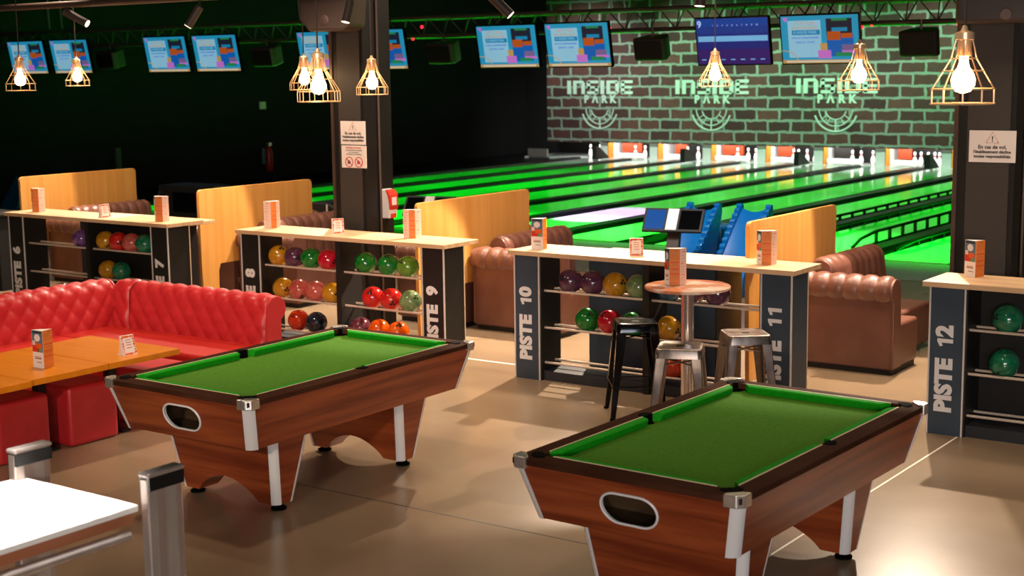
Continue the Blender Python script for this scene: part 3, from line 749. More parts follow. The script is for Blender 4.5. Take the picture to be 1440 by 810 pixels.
notice('white notice with two red prohibition rings, on the left column', -10.258, -9.92, 1.745, 1.975, 'ban')
notice('white theft warning notice on the right column', -3.72, -3.36, 1.975, 2.22, 'warn')
# sanitizer dispenser on the +x face of left column
t = thing('sanitizer_dispenser', 'white and red hand sanitizer dispenser on the left column', 'dispenser', (-9.935, 11.68, 1.36))
MB().pxz([(0, -.15), (.10, -.15), (.115, -.02), (.11, .09), (.085, .14), (.04, .155), (0, .155)], -.065, .065).obj('housing', 'white', t, bevel=.012)
MB().pxz([(.055, .150), (.088, .141), (.116, .09), (.121, -.02), (.113, -.06), (.108, -.06), (.100, .03), (.085, .09)], -.067, .067).obj('front_cover', 'redp', t, bevel=.004)
MB().cyl((.09, 0, -.145), (.09, 0, -.10), .045, 18).obj('nozzle', 'redp', t, smooth=True)
MB().box(.118, .124, -.035, .035, -.01, .07).obj('label_sticker', 'paper', t)

# ------------------------------------------------------------------ paper menus and tent cards
RZ = math.radians(35.36)
def leaflet(kind):
    t = thing('menu_leaflet', 'x', 'menu', (0, 0, 0), RZ, 'folded menu leaflets')
    h = .275
    if kind == 'A': P = [(-.072, .005), (.030, -.056), (.066, .04)]; faces = ['cover', 'wood']
    elif kind == 'B': P = [(-.080, .020), (-.050, -.045), (.026, -.052), (.080, .005)]; faces = ['cover', 'wood', 'list']
    else: P = [(-.086, -.0), (-.028, -.052), (.032, -.052), (.086, .0)]; faces = ['list', 'wood', 'list']
    MB().pxy(P, 0, h).obj('card_body', 'paper', t)
    for i, f in enumerate(faces):
        a, b = Vector(P[i] + (0,)), Vector(P[i + 1] + (0,)); d = b - a; W = d.length; d.normalize(); n = Vector((d.y, -d.x, 0))
        mtx = Matrix((d, Vector((0, 0, 1)), n)).transposed().to_4x4(); mtx.translation = a
        mb = MB()
        def rc(x0, x1, z0, z1, mi, lift=.0008):
            mb.face([mtx @ Vector(p) for p in ((x0 * W, z0 * h, lift), (x1 * W, z0 * h, lift), (x1 * W, z1 * h, lift), (x0 * W, z1 * h, lift))], mi)
        if f == 'cover':
            rc(.02, .98, .42, .99, 1); rc(.02, .6, .42, .60, 2, .0012); rc(.35, .9, .52, .66, 3, .0014); rc(.5, .95, .44, .52, 4, .0012); rc(.05, .3, .60, .72, 5, .0012)
            mb.face([mtx @ Vector((W * (.5 + .27 * math.cos(a_)), h * (.80 + .10 * math.sin(a_)), .0016)) for a_ in [2 * PI * k / 20 for k in range(20)]], 0)
            rc(.1, .9, .925, .965, 6, .0015); rc(.2, .8, .28, .30, 3, .0012); rc(.2, .8, .235, .265, 7, .0012); rc(.35, .8, .14, .16, 7, .0012)
            mats = ['paper', 'bluep', 'redp', 'orange2', 'greenp', 'pink', 'inkb', 'greyp']
        elif f == 'wood':
            rc(0, 1, 0, 1, 0); rc(.55, .68, .93, .95, 1, .0012)
            for z in (.44, .62, .30): rc(.08, .92, z, z + .02, 2, .0012)
            for z in (.84, .56, .40, .25): rc(.3, .75, z, z + .008, 3, .0012)
            mats = ['orange', 'inkb', 'redp', 'greyp']
        else:
            rc(0, 1, 0, 1, 0)
            for z, x in ((.90, .3), (.58, .1), (.28, .2)): rc(x, x + .45, z, z + .02, 1, .0012)
            for z in (.80, .72, .64, .50, .42, .36, .20, .14): rc(.12, .62, z, z + .007, 2, .0012)
            mats = ['pink', 'orange2', 'greyp']
        mb.obj('printed_face', mats, t, fix=False)
    return t
LA, LB, LC = leaflet('A'), leaflet('B'), leaflet('C')
LA.location = (-7.29, 10.66, 1.15); LA['label'] = 'menu leaflet at the left end of the PISTE 10-11 counter'
dup(LA, 'menu leaflet on the PISTE 12 counter', (-3.49, 10.88, 1.15), RZ - .62)
dup(LA, 'menu leaflet on the middle amber table', (-8.80, 6.49, .65), RZ - .05)
LB.location = (-5.12, 10.74, 1.15); LB['label'] = 'menu leaflet at the right end of the PISTE 10-11 counter'
dup(LB, 'menu leaflet at the left end of the PISTE 6-7 counter', (-14.44, 10.72, 1.15), RZ)
dup(LB, 'menu leaflet at the right end of the PISTE 6-7 counter', (-12.24, 10.66, 1.15), RZ)
dup(LB, 'menu leaflet standing on the round bistro table', (-5.27, 9.50, 1.132), RZ)
LC.location = (-8.84, 10.78, 1.15); LC['label'] = 'menu leaflet at the right end of the PISTE 8-9 counter'
dup(LC, 'menu leaflet at the left end of the PISTE 8-9 counter', (-10.72, 10.80, 1.15), RZ + .5)
def tent():
    t = thing('tent_card', 'x', 'tent card', (0, 0, 0), RZ, 'small orange-dotted tent cards')
    MB().pyz([(-.052, 0), (.052, 0), (.016, .014), (.005, .146), (-.005, .146)], -.058, .058).obj('card_body', 'paper', t)
    bm = MB()
    P = lambda x, z, l=.0: (x * 1.29, -.052 + .047 * z / .112 - .0013 - l, z * 1.30)
    def rc(x0, x1, z0, z1, mi, l=0): bm.face([P(x0, z0, l), P(x1, z0, l), P(x1, z1, l), P(x0, z1, l)], mi)
    rnd = random.Random(3)
    for k in range(26):
        s_ = k / 26 * 4; e = s_ % 1
        x, z = [(-.036 + .072 * e, .008), (.037, .008 + .096 * e), (.036 - .072 * e, .104), (-.037, .104 - .096 * e)][int(s_)]
        q = rnd.uniform(.0035, .0068); rc(x - q, x + q, z - q, z + q, 0)
    for z in (.040, .056, .070, .083): rc(-.018, .018, z, z + .0045, 1, .0004)
    bm.obj('printed_pattern', ['orange2', 'orange'], t, fix=False)
    return t
T = tent(); T.location = (-6.33, 10.72, 1.15); T['label'] = 'small tent card in the middle of the PISTE 10-11 counter'
dup(T, 'small tent card in the middle of the PISTE 8-9 counter', (-9.76, 10.74, 1.15), RZ + .25)
dup(T, 'small tent card in the middle of the PISTE 6-7 counter', (-13.19, 10.66, 1.15), RZ + .7)
dup(T, 'small tent card seen side on, on the amber table nearest the sofa corner', (-8.66, 7.14, .65), RZ + .85)

# ------------------------------------------------------------------ bistro table and stools
t = thing('bistro_table', 'tall round bistro table with a printed top and chrome pole', 'table', (-5.18, 9.52, 0))
def patch_mat():
    mt = bpy.data.materials.new('printed_planks'); mt.use_nodes = True; nt = mt.node_tree; b = nt.nodes['Principled BSDF']
    tc = nt.nodes.new('ShaderNodeTexCoord'); br = nt.nodes.new('ShaderNodeTexBrick'); br.inputs['Scale'].default_value = 1
    br.inputs['Brick Width'].default_value = .42; br.inputs['Row Height'].default_value = .11; br.inputs['Mortar Size'].default_value = .001
    br.inputs['Color1'].default_value = lin((206, 150, 110)) + (1,); br.inputs['Color2'].default_value = lin((196, 100, 62)) + (1,); br.inputs['Mortar'].default_value = lin((120, 60, 40)) + (1,)
    nz = nt.nodes.new('ShaderNodeTexNoise'); nz.inputs['Scale'].default_value = 5
    mx = nt.nodes.new('ShaderNodeMixRGB'); mx.inputs[2].default_value = lin((240, 220, 200)) + (1,)
    rp = nt.nodes.new('ShaderNodeValToRGB'); rp.color_ramp.elements[0].position = .5; rp.color_ramp.elements[1].position = .7
    nt.links.new(tc.outputs['Object'], br.inputs['Vector']); nt.links.new(tc.outputs['Object'], nz.inputs['Vector']); nt.links.new(nz.outputs['Fac'], rp.inputs[0])
    nt.links.new(rp.outputs[0], mx.inputs[0]); nt.links.new(br.outputs['Color'], mx.inputs[1]); nt.links.new(mx.outputs[0], b.inputs['Base Color'])
    b.inputs['Roughness'].default_value = .18; return mt
MB().lathe([(.312, 1.105), (.32, 1.112), (.32, 1.124), (.314, 1.13)], seg=48).obj('tabletop', patch_mat(), t, smooth=True)
MB().cyl((0, 0, .02), (0, 0, 1.105), .048, 24).obj('pole', 'polish', t, smooth=True)
MB().lathe([(.20, 0), (.20, .012), (.06, .03)], seg=36).obj('base_disc', 'polish', t, smooth=True)
def stool(label, loc, rz, mt, h=.76):
    t = thing('metal_stool', label, 'stool', loc, rz, 'square metal bar stools')
    s_ = .155; c = .03
    def rsq(s2, c2):
        out = []
        for cx, cy, a0 in ((s2 - c2, s2 - c2, 0), (-s2 + c2, s2 - c2, PI / 2), (-s2 + c2, -s2 + c2, PI), (s2 - c2, -s2 + c2, 1.5 * PI)):
            for k in range(5): a = a0 + PI / 2 * k / 4; out.append((cx + c2 * math.cos(a), cy + c2 * math.sin(a)))
        return out
    mb = MB(); rings = []
    for s2, z in ((.03, h - .006), (.12, h - .006), (.145, h), (.158, h - .006), (.164, h - .02), (.170, h - .07)):
        rings.append([mb.bm.verts.new(p + (z,)) for p in rsq(s2, min(s2 * .6, .035))])
    for i in range(len(rings) - 1):
        n = len(rings[i])
        for k in range(n): mb.bm.faces.new((rings[i][k], rings[i][(k + 1) % n], rings[i + 1][(k + 1) % n], rings[i + 1][k]))
    mb.obj('seat', mt, t, smooth=True, fix=True)
    MB().pxy(rsq(.031, .012), h - .02, h - .0075).obj('seat_opening', 'dark', t)
    ft = .225
    for sx in (-1, 1):
        for sy in (-1, 1):
            # angle-section leg: two tapering plates meeting at the outer corner
            mb = MB()
            top, bot = .160, ft; wt, wb = .075, .038; zt_, zb_ = h - .04, .0; th = .012
            o0 = Vector((sx * top, sy * top, zt_)); o1 = Vector((sx * bot, sy * bot, zb_))
            for ax in (0, 1):
                d0 = Vector((-sx * wt, 0, 0)) if ax == 0 else Vector((0, -sy * wt, 0)); d1 = Vector((-sx * wb, 0, 0)) if ax == 0 else Vector((0, -sy * wb, 0))
                n_ = Vector((0, -sy * th, 0)) if ax == 0 else Vector((-sx * th, 0, 0))
                mb.hexa([o1, o1 + d1, o1 + d1 + n_, o1 + n_], [o0, o0 + d0, o0 + d0 + n_, o0 + n_])
            lg = mb.obj('leg', mt, t, bevel=.005)
            MB().box(sx * ft - .024 * (sx > 0) - .004, sx * ft + .024 * (sx < 0) + .004, sy * ft - .024 * (sy > 0) - .004, sy * ft + .024 * (sy < 0) + .004, 0, .015).obj('foot_cap', 'rubber', lg)
    k = (h - .10 - .26) / h
    fr = ft - (ft - .16) * .33
    MB().tube([(fr, fr, .26), (-fr, fr, .26), (-fr, -fr, .26), (fr, -fr, .26)], .007, 8, 0, True).obj('footrest', mt, t, smooth=True)
    mb = MB(); q = .165
    mb.cyl((q, q, h - .13), (-q, -q, h - .125), .006, 8); mb.cyl((q, -q, h - .13), (-q, q, h - .125), .006, 8)
    mb.obj('cross_brace', mt, t)
    return t
stool('tall glossy black metal stool left of the bistro pole', (-5.83, 9.86, 0), math.radians(38), 'blackgloss')
stool('brushed steel stool in front of the bistro pole', (-5.02, 9.12, 0), math.radians(24), 'steel')
stool('brushed steel stool right of the bistro pole, before PISTE 11', (-4.86, 9.84, 0), math.radians(40), 'steel')

# ------------------------------------------------------------------ lanes
xs_band = [-6.29 - 1.77 * k for k in range(11)]
names = ['rightmost, mostly hidden by the right column', 'second from right', 'third from right', 'fourth from right', 'fifth from right', 'sixth from right', 'seventh from right', 'eighth from right', 'ninth from right', 'tenth from right, by the dark side wall']
for i in range(10):
    xr, xl = xs_band[i] - .36, xs_band[i + 1] + .36
    o = MB().box(xl, xr, 19.6, 37.24, -.03, .02).obj('bowling_lane', 'lane', bevel=.004)
    tag(o, 'glossy green-lit bowling lane, ' + names[i], 'bowling lane', 'bowling lanes')
for i, x in enumerate(xs_band):
    t = thing('lane_divider', 'black gutter and bumper divider, number ' + ['one', 'two', 'three', 'four', 'five', 'six', 'seven', 'eight', 'nine', 'ten', 'eleven'][i] + ' counting lanes from the right', 'lane divider', (x, 19.5, 0), 0, 'black dividers between lanes')
    MB().hexa([(-.13, .5, -.03), (.13, .5, -.03), (.13, 17.65, -.03), (-.13, 17.65, -.03)], [(-.12, 1.0, .06), (.12, 1.0, .06), (.12, 17.65, .06), (-.12, 17.65, .06)]).obj('cap', 'gutter', t)
    for s_ in (-1, 1):
        mb = MB(); n = 8; pts = [(s_ * .245 + .112 * math.cos(a), -.02 + .06 * math.sin(a) + .03) for a in [PI + PI * k / n for k in range(n + 1)]]
        pts2 = [(p[0], p[1] - .015) for p in pts]
        mb.prism(pts + pts2[::-1], lambda p: (p[0], .1, p[1]), lambda p: (p[0], 17.65, p[1])); mb.obj('gutter', 'gutter', t, smooth=True)
        if i in (1, 2):
            zr = .19 if (i == 1 and s_ < 0) else .10
            mb = MB().tube([(s_ * .33, 1.0, .04), (s_ * .33, 1.3, zr * .7), (s_ * .33, 1.9, zr), (s_ * .33, 16.6, zr)], .026, 8)
            for k in range(26): mb.box(s_ * .33 - .018, s_ * .33 + .018, 1.9 + k * .56, 1.96 + k * .56, .02, zr)
            mb.obj('bumper_rail', 'gutter', t)
# raised wedge hoods at the pin end
for x, lab in ((-13.12, 'rightmost black wedge hood at the pin end'), (-16.74, 'second black wedge hood from the right at the pin end'), (-20.24, 'third black wedge hood from the right at the pin end'), (-23.2, 'leftmost black wedge hood at the pin end')):
    o = MB().pyz([(0, 0), (.75, 0), (.18, .36), (0, .36)], -.07, .07).obj('wedge_hood', 'black', loc=(x * .985, 36.3, .06)); tag(o, lab, 'wedge hood', 'wedge hoods between lane pairs')

# masking mural
t = thing('brick_mural', 'brick-print masking mural reading INSIDE PARK above the pin decks', 'mural', (0, 37.2, 0))
MB().box(-25.1, -3, 0, .06, .50, 5.18).obj('mural_panel', 'brick', t)
def inside_logo(x0, z0, W, H):
    mb = MB(); y0, y1 = -.012, -.001
    wd = {'i': .55, 'n': 1.55, 's': 1.55, 'd': 1.6, 'e': 1.5}; gap = .24; word = 'inside'
    tot = sum(wd[c] for c in word) + gap * 5; k = W / tot; x = x0; s = .42 * k; hs = .235 * H
    def r(a, b, c, d): mb.box(x + a * k, x + b * k, y0, y1, z0 + c * H, z0 + d * H)
    v = .46; h_ = .205
    for c in word:
        if c == 'i': r(0, .5, 0, 1)
        elif c == 'n': r(0, v, 0, 1); r(v, 1.25, 1 - h_, 1); mb.pxz([(x + 1.25 * k, z0 + H), (x + 1.55 * k, z0 + .8 * H), (x + 1.55 * k, z0 + .0 * H), (x + 1.09 * k, z0), (x + 1.09 * k, z0 + .765 * H), (x + 1.25 * k, z0 + .765 * H)], y0, y1)
        elif c == 's':
            r(.1, 1.5, 1 - h_, 1); r(0, v, .42, .94); r(.1, 1.45, .42, .58); r(1.09, 1.55, .06, .58); r(.05, 1.45, 0, h_)
        elif c == 'd': r(0, v, 0, 1); r(v, 1.4, 1 - h_, 1); r(v, 1.4, 0, h_); r(1.14, 1.6, .10, .90)
        elif c == 'e': r(0, v, .06, .94); r(.1, 1.5, 1 - h_, 1); r(.1, 1.4, .42, .58); r(.1, 1.5, 0, h_)
        x += (wd[c] + gap) * k
    mb.obj('mural_wordmark', 'logo', t)
    xc = x0 + W / 2
    text('mural_lettering', [('P', -.46, 0, .30, .016), ('Λ', -.155, 0, .30, .016), ('R', .16, 0, .30, .016), ('K', .46, 0, .30, .016)], 'logo', t, basis((1, 0, 0), (0, 0, 1), (xc, -.008, z0 - .155)))
    mb = MB(); cz = z0 - .40
    for rr, a0, a1, th in ((.30, 1.08, 1.92, .02), (.48, 1.02, 1.98, .022), (.62, 1.1, 1.90, .035)):
        n = 20; pts = [(xc + rr * math.cos(PI * (a0 + (a1 - a0) * k / n)), -.006, cz + rr * math.sin(PI * (a0 + (a1 - a0) * k / n))) for k in range(n + 1)]
        mb.tube(pts, th * .8, 6)
    mb.box(xc - .02, xc + .02, y0, y1, cz - .62, cz - .30)
    for a in (1.2, 1.33, 1.67, 1.8):
        a *= PI; mb.cyl((xc + .30 * math.cos(a), -.006, cz + .30 * math.sin(a)), (xc + .48 * math.cos(a), -.006, cz + .48 * math.sin(a)), .012, 6)
    mb.obj('mural_emblem', 'logo', t)
inside_logo(-24.36, 1.93, 2.28, .40); inside_logo(-20.66, 1.93, 2.31, .40); inside_logo(-16.93, 1.95, 2.31, .40)

# pinsetter openings
struct(MB().box(-26, -3, 37.26, 39.2, -.03, .03).obj('pin_deck_floor', 'lane'))
kick = [-23.12, -21.42, -19.68, -17.98, -16.28, -14.53, -12.75]
for i, x in enumerate(kick):
    t = thing('pin_kickback', ['leftmost', 'second', 'third', 'fourth', 'fifth', 'sixth', 'rightmost'][i] + ' white kickback partition between pin decks, counted from the left', 'kickback wall', (x, 37.28, 0), 0, 'white kickback walls')
    MB().box(-.14, .12, 0, 1.6, .03, .50).obj('kickback_board', 'white', t)
    MB().box(.12, .15, 0, .3, .03, .50).obj('inner_lining', 'woodor', t)
openings = [(-22.85, -22.16, 'r'), (-21.05, -20.64, 'r'), (-19.50, -18.82, 'r'), (-17.76, -17.26, 'r'), (-16.1, -15.5, 'k'), (-14.28, -13.89, 'r')]
for i, (a, b, kd) in enumerate(openings):
    t = thing('pinsetter_unit', ['leftmost', 'second', 'third', 'fourth', 'fifth', 'sixth'][i] + (' pinsetter with a black panel' if kd == 'k' else ' pinsetter with a red-brown panel') + ', counted from the left', 'pinsetter', (a, 37.85, 0), 0, 'pinsetters behind the mural')
    MB().box(.02, b - a, .0, .08, .19, .56).obj('front_panel', 'redbrown' if kd == 'r' else 'black', t)
    if kd == 'r': MB().box(.02, b - a, -.01, .0, .47, .56).obj('upper_trim', 'woodor', t)
    MB().box(.0, (b - a) + .40, -.46, -.38, .06, .19).obj('lit_deck_bar', 'white', t, bevel=.01)  # white bar stands in for the brightly lit rear deck
    MB().box(.0, 1.2, .6, .64, .03, .9).obj('rear_curtain', 'black', t)
def pin():
    prof = [(.028, 0), (.038, .02), (.055, .08), (.060, .115), (.055, .16), (.040, .21), (.026, .245), (.0225, .26), (.024, .285), (.031, .32), (.0325, .34), (.028, .365), (.012, .38)]
    mats = [0, 0, 0, 0, 0, 0, 1, 1, 0, 0, 0, 0]
    return MB().lathe([(r * 1.05, z) for r, z in prof], seg=16, mats=mats).obj('bowling_pin', ['pinw', 'pinr'], smooth=True)
PX = [(-23.81, 0), (-23.52, 0), (-22.24, 1), (-21.95, 1), (-20.48, 2), (-20.18, 2), (-18.88, 3), (-18.59, 3), (-18.31, 3), (-17.20, 4), (-17.02, 4), (-16.80, 4), (-16.53, 4), (-15.48, 5), (-15.20, 5), (-14.90, 5), (-13.72, 6), (-13.58, 6), (-13.36, 6), (-13.21, 6), (-13.06, 6)]
pl = ['far left', 'second', 'third', 'fourth', 'fifth', 'sixth', 'seventh']
cnt = {}
P0 = pin()
for i, (x, gidx) in enumerate(PX):
    o = P0 if i == 0 else P0.copy()
    if i: C.objects.link(o)
    k = cnt.get(gidx, 0); cnt[gidx] = k + 1
    o.location = (x, 37.62 + .08 * (i % 2), .03)
    if gidx in (5,): o.location.z = .03
    tag(o, 'white bowling pin with red neck band, ' + ['first', 'second', 'third', 'fourth', 'fifth'][k] + ' from left in the ' + pl[gidx] + ' pin group', 'bowling pin', 'bowling pins at the lane ends')
o = MB().box(-25.7, -25.0, 37.0, 37.1, .03, .28).obj('grey_box', 'tin'); tag(o, 'pale grey box on the floor left of the pin decks', 'box')

# ------------------------------------------------------------------ kiosks
def kiosk(label, x, screen_on):
    t = thing('score_terminal', label, 'touch terminal', (x, 15.0, 0), math.radians(14), 'lane score terminals')
    MB().box(-.20, .20, -.15, .15, 0, .03).obj('base_plate', 'black', t)
    MB().pyz([(-.05, .03), (.05, .03), (.05, .60), (.13, .86), (.05, .88), (-.05, .62)], -.075, .075).obj('pillar', 'speaker', t, bevel=.006)
    mtx = Matrix.Translation((0, .02, .95)) @ Matrix.Rotation(math.radians(-38), 4, 'X')
    h = MB().box(-.36, .36, -.015, .025, -.16, .16); h.xf(mtx); o = h.obj('twin_screen_housing', 'black', t, bevel=.006)
    h = MB().box(-.33, -.10, -.018, -.014, -.13, .13); h.xf(mtx); h.obj('left_screen', 'navyscreen' if screen_on else 'blackgloss', o)
    h = MB().box(.08, .33, -.018, -.014, -.13, .13); h.xf(mtx); h.obj('right_screen', 'blackgloss', o)
    h = MB().box(-.075, .055, -.020, -.016, -.14, .15); h.xf(mtx); h.obj('instruction_sheet', 'paper', o)
kiosk('twin-screen score terminal with a lit blue left screen, left of the blue ramps', -8.36, True)
kiosk('twin-screen score terminal mostly hidden behind the PISTE 9 partition', -12.02, False)
kiosk('twin-screen score terminal mostly hidden behind the partition beside PISTE 7', -15.68, False)

# blue ball ramps
def ramp(label, x, y, rz, mt, group, s=1.0, hollow=False):
    t = thing('ball_ramp', label, 'ball ramp', (x, y, 0), rz, group)
    # side profile in y-z: low front, tall back; two scalloped walls and a concave channel
    def wall(xo, lean):
        pts = [(-.34, 0), (.30, 0), (.33, 1.02)]
        top = []; n = 11
        for k in range(n):
            for q in range(5):
                a0 = (k + q / 5) / n; b_ = .045 * math.sin(PI * q / 5) ** .7
                ang = math.atan2(.80, .56); yy = .28 - .56 * a0 - 0; zz = 1.12 - .80 * a0 ** 1.15
                top.append((yy - b_ * math.sin(ang), zz + b_ * math.cos(ang) + .004))
        pts += top + [(-.34, .26)]
        mb = MB().prism([(p[0] * s, p[1] * s) for p in pts], lambda p: (xo * s + lean * p[1], p[0], p[1]), lambda p: ((xo + .075) * s + lean * p[1], p[0], p[1]))
        mb.obj('scalloped_side', mt, t, bevel=.006)
    wall(-.24, .14); wall(.16, .14)
    def fn(u, v):
        yy = .26 - .56 * v; zz = 1.08 - .80 * v ** 1.15 - .05 * math.sin(PI * u)
        return Vector((((-.18 + .36 * u) + .14 * zz) * s, yy * s, zz * s))
    mb = MB(); mb.grid(fn, 10, 16); mb.obj('channel', mt, t, smooth='all')
    MB().box(-.18 * s, .20 * s, -.30 * s, .28 * s, .02, .20 * s).obj('base', mt, t)
    MB().hexa([(-.18 * s, .24 * s, .02), (.16 * s, .24 * s, .02), (.16 * s, .28 * s, .02), (-.18 * s, .28 * s, .02)], [(-.04 * s, .24 * s, 1.0 * s), (.30 * s, .24 * s, 1.0 * s), (.30 * s, .28 * s, 1.0 * s), (-.04 * s, .28 * s, 1.0 * s)]).obj('rear_wall', 'teal' if not hollow else mt, t)  # teal paints shade onto the blue rear wall
ramp('left glossy blue scalloped ball ramp behind the PISTE 11 partition', -8.62, 15.75, 0, 'bluep2', 'blue ball ramps', .95)
ramp('right glossy blue scalloped ball ramp behind the PISTE 11 partition', -7.98, 15.85, .04, 'bluep2', 'blue ball ramps', .95)
o = MB().box(-.36, .30, -.25, .25, 0, .74).obj('ball_return_hood', 'bluep2', bevel=.03, seg=3, smooth=True, loc=(-8.72, 16.6, 0)) ; tag(o, 'low blue ball return block at the foot of the left ramp', 'ball return')
ramp('dim blue ball ramp in the dark at the far left', -23.1, 16.6, .2, 'teal', 'dim ball ramps', .75)  # darkness put into the colour: teal in place of the blue plastic
# black ball return near left column, dark arcade cabinets
t = thing('ball_return', 'rounded black ball return behind the left column', 'ball return', (-13.42, 14.7, 0))
MB().pxz([(-.36, 0), (.36, 0), (.36, .80), (.30, .95), (.15, 1.0), (-.15, 1.0), (-.30, .95), (-.36, .80)], -.3, .3).obj('hood', 'black', t, bevel=.02)
MB().cyl((.18, -.33, .45), (.18, -.33, .98), .012, 8).obj('side_rod', 'rod', t)
t = thing('arcade_cabinet', 'unlit black arcade cabinet in the dark behind the PISTE 7 menu', 'arcade cabinet', (-17.3, 15.8, 0))
MB().box(-.55, .45, -.3, .3, 0, 1.0).obj('cabinet_body', 'black', t, bevel=.02)
MB().box(-.52, -.47, -.33, -.30, .05, .9).obj('side_trim', 'slate', t)
MB().box(-.2, .3, -.32, -.30, .6, .9).obj('dark_screen', 'blackgloss', t)

# ------------------------------------------------------------------ ceiling truss, pipes, screens, speakers
t = thing('lighting_truss', 'long horizontal box truss carrying the screens above the approach', 'truss', (0, 19.32, 0))
for (y, z) in ((0, 3.585), (.28, 3.585), (.14, 3.285)):
    MB().cyl((-27.4, y, z), (-3.9, y, z), .034, 10).obj('chord', 'pipe', t, smooth=True)
mb = MB(); x = -27.3
while x < -4.2:
    mb.cyl((x, 0, 3.585), (x + .22, .14, 3.285), .012, 6); mb.cyl((x + .22, .14, 3.285), (x + .44, 0, 3.585), .012, 6)
    mb.cyl((x + .2, .28, 3.585), (x + .22, .14, 3.285), .009, 6)
    x += .44
mb.obj('lattice', 'truss', t)
for x0, x1, z in ((-16.2, -13.4, 3.55), (-10.0, -8.6, 3.55), (-7.6, -5.9, 3.55), (-15.9, -14.4, 3.245), (-12.2, -11.2, 3.245), (-8.2, -6.3, 3.245), (-18.6, -17.8, 3.55)):
    MB().box(x0, x1, .29, .31, z, z + .016).obj('led_strip', 'led', t, label='thin green glowing strip')
for x, z in ((-15.65, 3.44), (-15.85, 3.25), (-16.3, 3.245), (-13.85, 3.22), (-12.2, 3.26), (-11.95, 3.30), (-12.05, 3.235), (-11.2, 3.27), (-7.9, 3.235), (-7.75, 3.27), (-6.55, 3.235)):
    MB().sphere((x, .14, z), .028, 10, 6).obj('indicator_light', 'redled', t, label='tiny red glowing light')
o = MB().cyl((-20, 10.0, 3.46), (-9.4, 10.0, 3.46), .035, 12).obj('ceiling_pipe', 'pipe', smooth=True); tag(o, 'brown ceiling pipe crossing the top left of the picture', 'pipe')
lbl = ['far left screen with the party slide', 'second screen from left with the party slide', 'third screen from left with the party slide', 'fourth screen from left with the party slide', 'fifth screen from left, behind the pendant lamps', 'screen half hidden right of the left column', 'screen with the party slide left of the mural', 'screen with the party slide over the mural left edge', '', 'rightmost screen with the party slide']
def screen_shell(t, W, H):
    MB().box(-.02, W + .02, .0, .06, -.02, H + .02).obj('housing', 'blackgloss', t, bevel=.004)
    MB().cyl((W * .3, .05, H), (W * .3, .30, H + .13), .012, 8).obj('hanger', 'pipe', t); MB().cyl((W * .6, .05, H), (W * .6, .30, H + .13), .012, 8).obj('hanger', 'pipe', t)
def party(label, loc):
    t = thing('hanging_screen', label, 'screen', loc, 0, 'hanging screens with the party slide'); W, H = 1.13, .655
    screen_shell(t, W, H); mb = MB()
    def rc(x0, x1, z0, z1, mi, l=.001): mb.box(x0 * W, x1 * W, -l - .001, -l, z0 * H, z1 * H, mi)
    rc(0, 1, 0, 1, 0, .001); rc(.09, .52, .12, .90, 1, .003); rc(.59, .92, .52, .93, 2, .003); rc(.59, .93, .14, .60, 4, .003); rc(.60, .77, .48, .66, 3, .005); rc(.78, .92, .52, .62, 3, .005)
    rc(.66, .86, .66, .74, 9, .005); rc(.78, .95, .26, .38, 11, .005); rc(.70, .90, .14, .22, 7, .005); rc(.78, .98, .20, .26, 5, .004)
    rc(.47, .64, .10, .27, 5, .007); rc(.505, .595, .27, .42, 6, .008); rc(0, 1, 0, .07, 6, .003); rc(.05, .95, .015, .055, 8, .005); rc(.66, .86, .88, .93, 7, .006); rc(.14, .51, .60, .70, 9, .0045)
    mb.pxz([(.02 * W, .96 * H), (.09 * W, .97 * H), (.07 * W, .86 * H)], -.004, -.003, 5)
    s_ = mb.obj('screen_image', S, t)
    for q in (('FÊTE TON', .36, .548, .066, 0), ('ANNIVERSAIRE', .35, .487, .058, 0)): text('screen_lettering', [q], S[6], s_, FRONT(0, -.0055, 0))
    text('screen_lettering', [('À INSIDE PARK', .355, .426, .052, 0)], S[1], s_, FRONT(0, -.0065, 0))
    for q in (('4 PACKS ANNIVERSAIRE', .35, .35, .038, 0), ("JUSQU'À 16 ANS", .35, .29, .038, 0)): text('screen_lettering', [q], S[4], s_, FRONT(0, -.0055, 0))
    mb = MB(); mb.tube([(W * (-.0 + .20 * math.cos(a)), -.006, H * (.05 + .22 * math.sin(a))) for a in [PI / 2 * k / 10 for k in range(11)]], .006, 6)
    mb.obj('golden_arc', S[6], s_)
    t.rotation_euler = (math.radians(11), 0, 0)
    return t
TX = [-26.3, -24.92, -22.10, -20.76, -18.1, -16.83, -14.18, -12.86, None, -8.905]
PT = party(lbl[0], (TX[0], 19.13, 2.755))
for i, x in enumerate(TX):
    if i and x is not None:
        d = dup(PT, lbl[i], (x, 19.13, 2.755)); d.rotation_euler = (math.radians(11), 0, 0)
t = thing('score_screen', 'hanging score screen showing lane 9 on a blue background', 'screen', (-10.235, 19.13, 2.755)); W, H = 1.13, .655
screen_shell(t, W, H); mb = MB()
for k in range(6): mb.box(0, W, -.002, -.001, H * (1 - (k + 1) / 6), H * (1 - k / 6), [0, 5, 1, 1, 2, 2][k])
mb.box(.02 * W, .99 * W, -.004, -.003, .50 * H, .62 * H, 3)
s_ = mb.obj('screen_image', S2, t)
text('lane_number', [('9', .055, .575, .135, .003)], S2[4], s_, FRONT(0, -.0055, 0))
text('screen_lettering', [(str(k + 1), .27 + k * .077, .555, .034, 0) for k in range(10)], S2[4], s_, FRONT(0, -.0055, 0))
mb = MB()
for k in range(7): mb.box(.05 * W + k * .155, .05 * W + k * .155 + .07, -.004, -.003, .06, .075)
for k in range(9): mb.box(.27 * W + k * .077, .27 * W + k * .077 + .004, -.0055, -.0045, .50 * H, .62 * H)
mb.obj('score_grid', S2[3], s_)
t.rotation_euler = (math.radians(11), 0, 0)

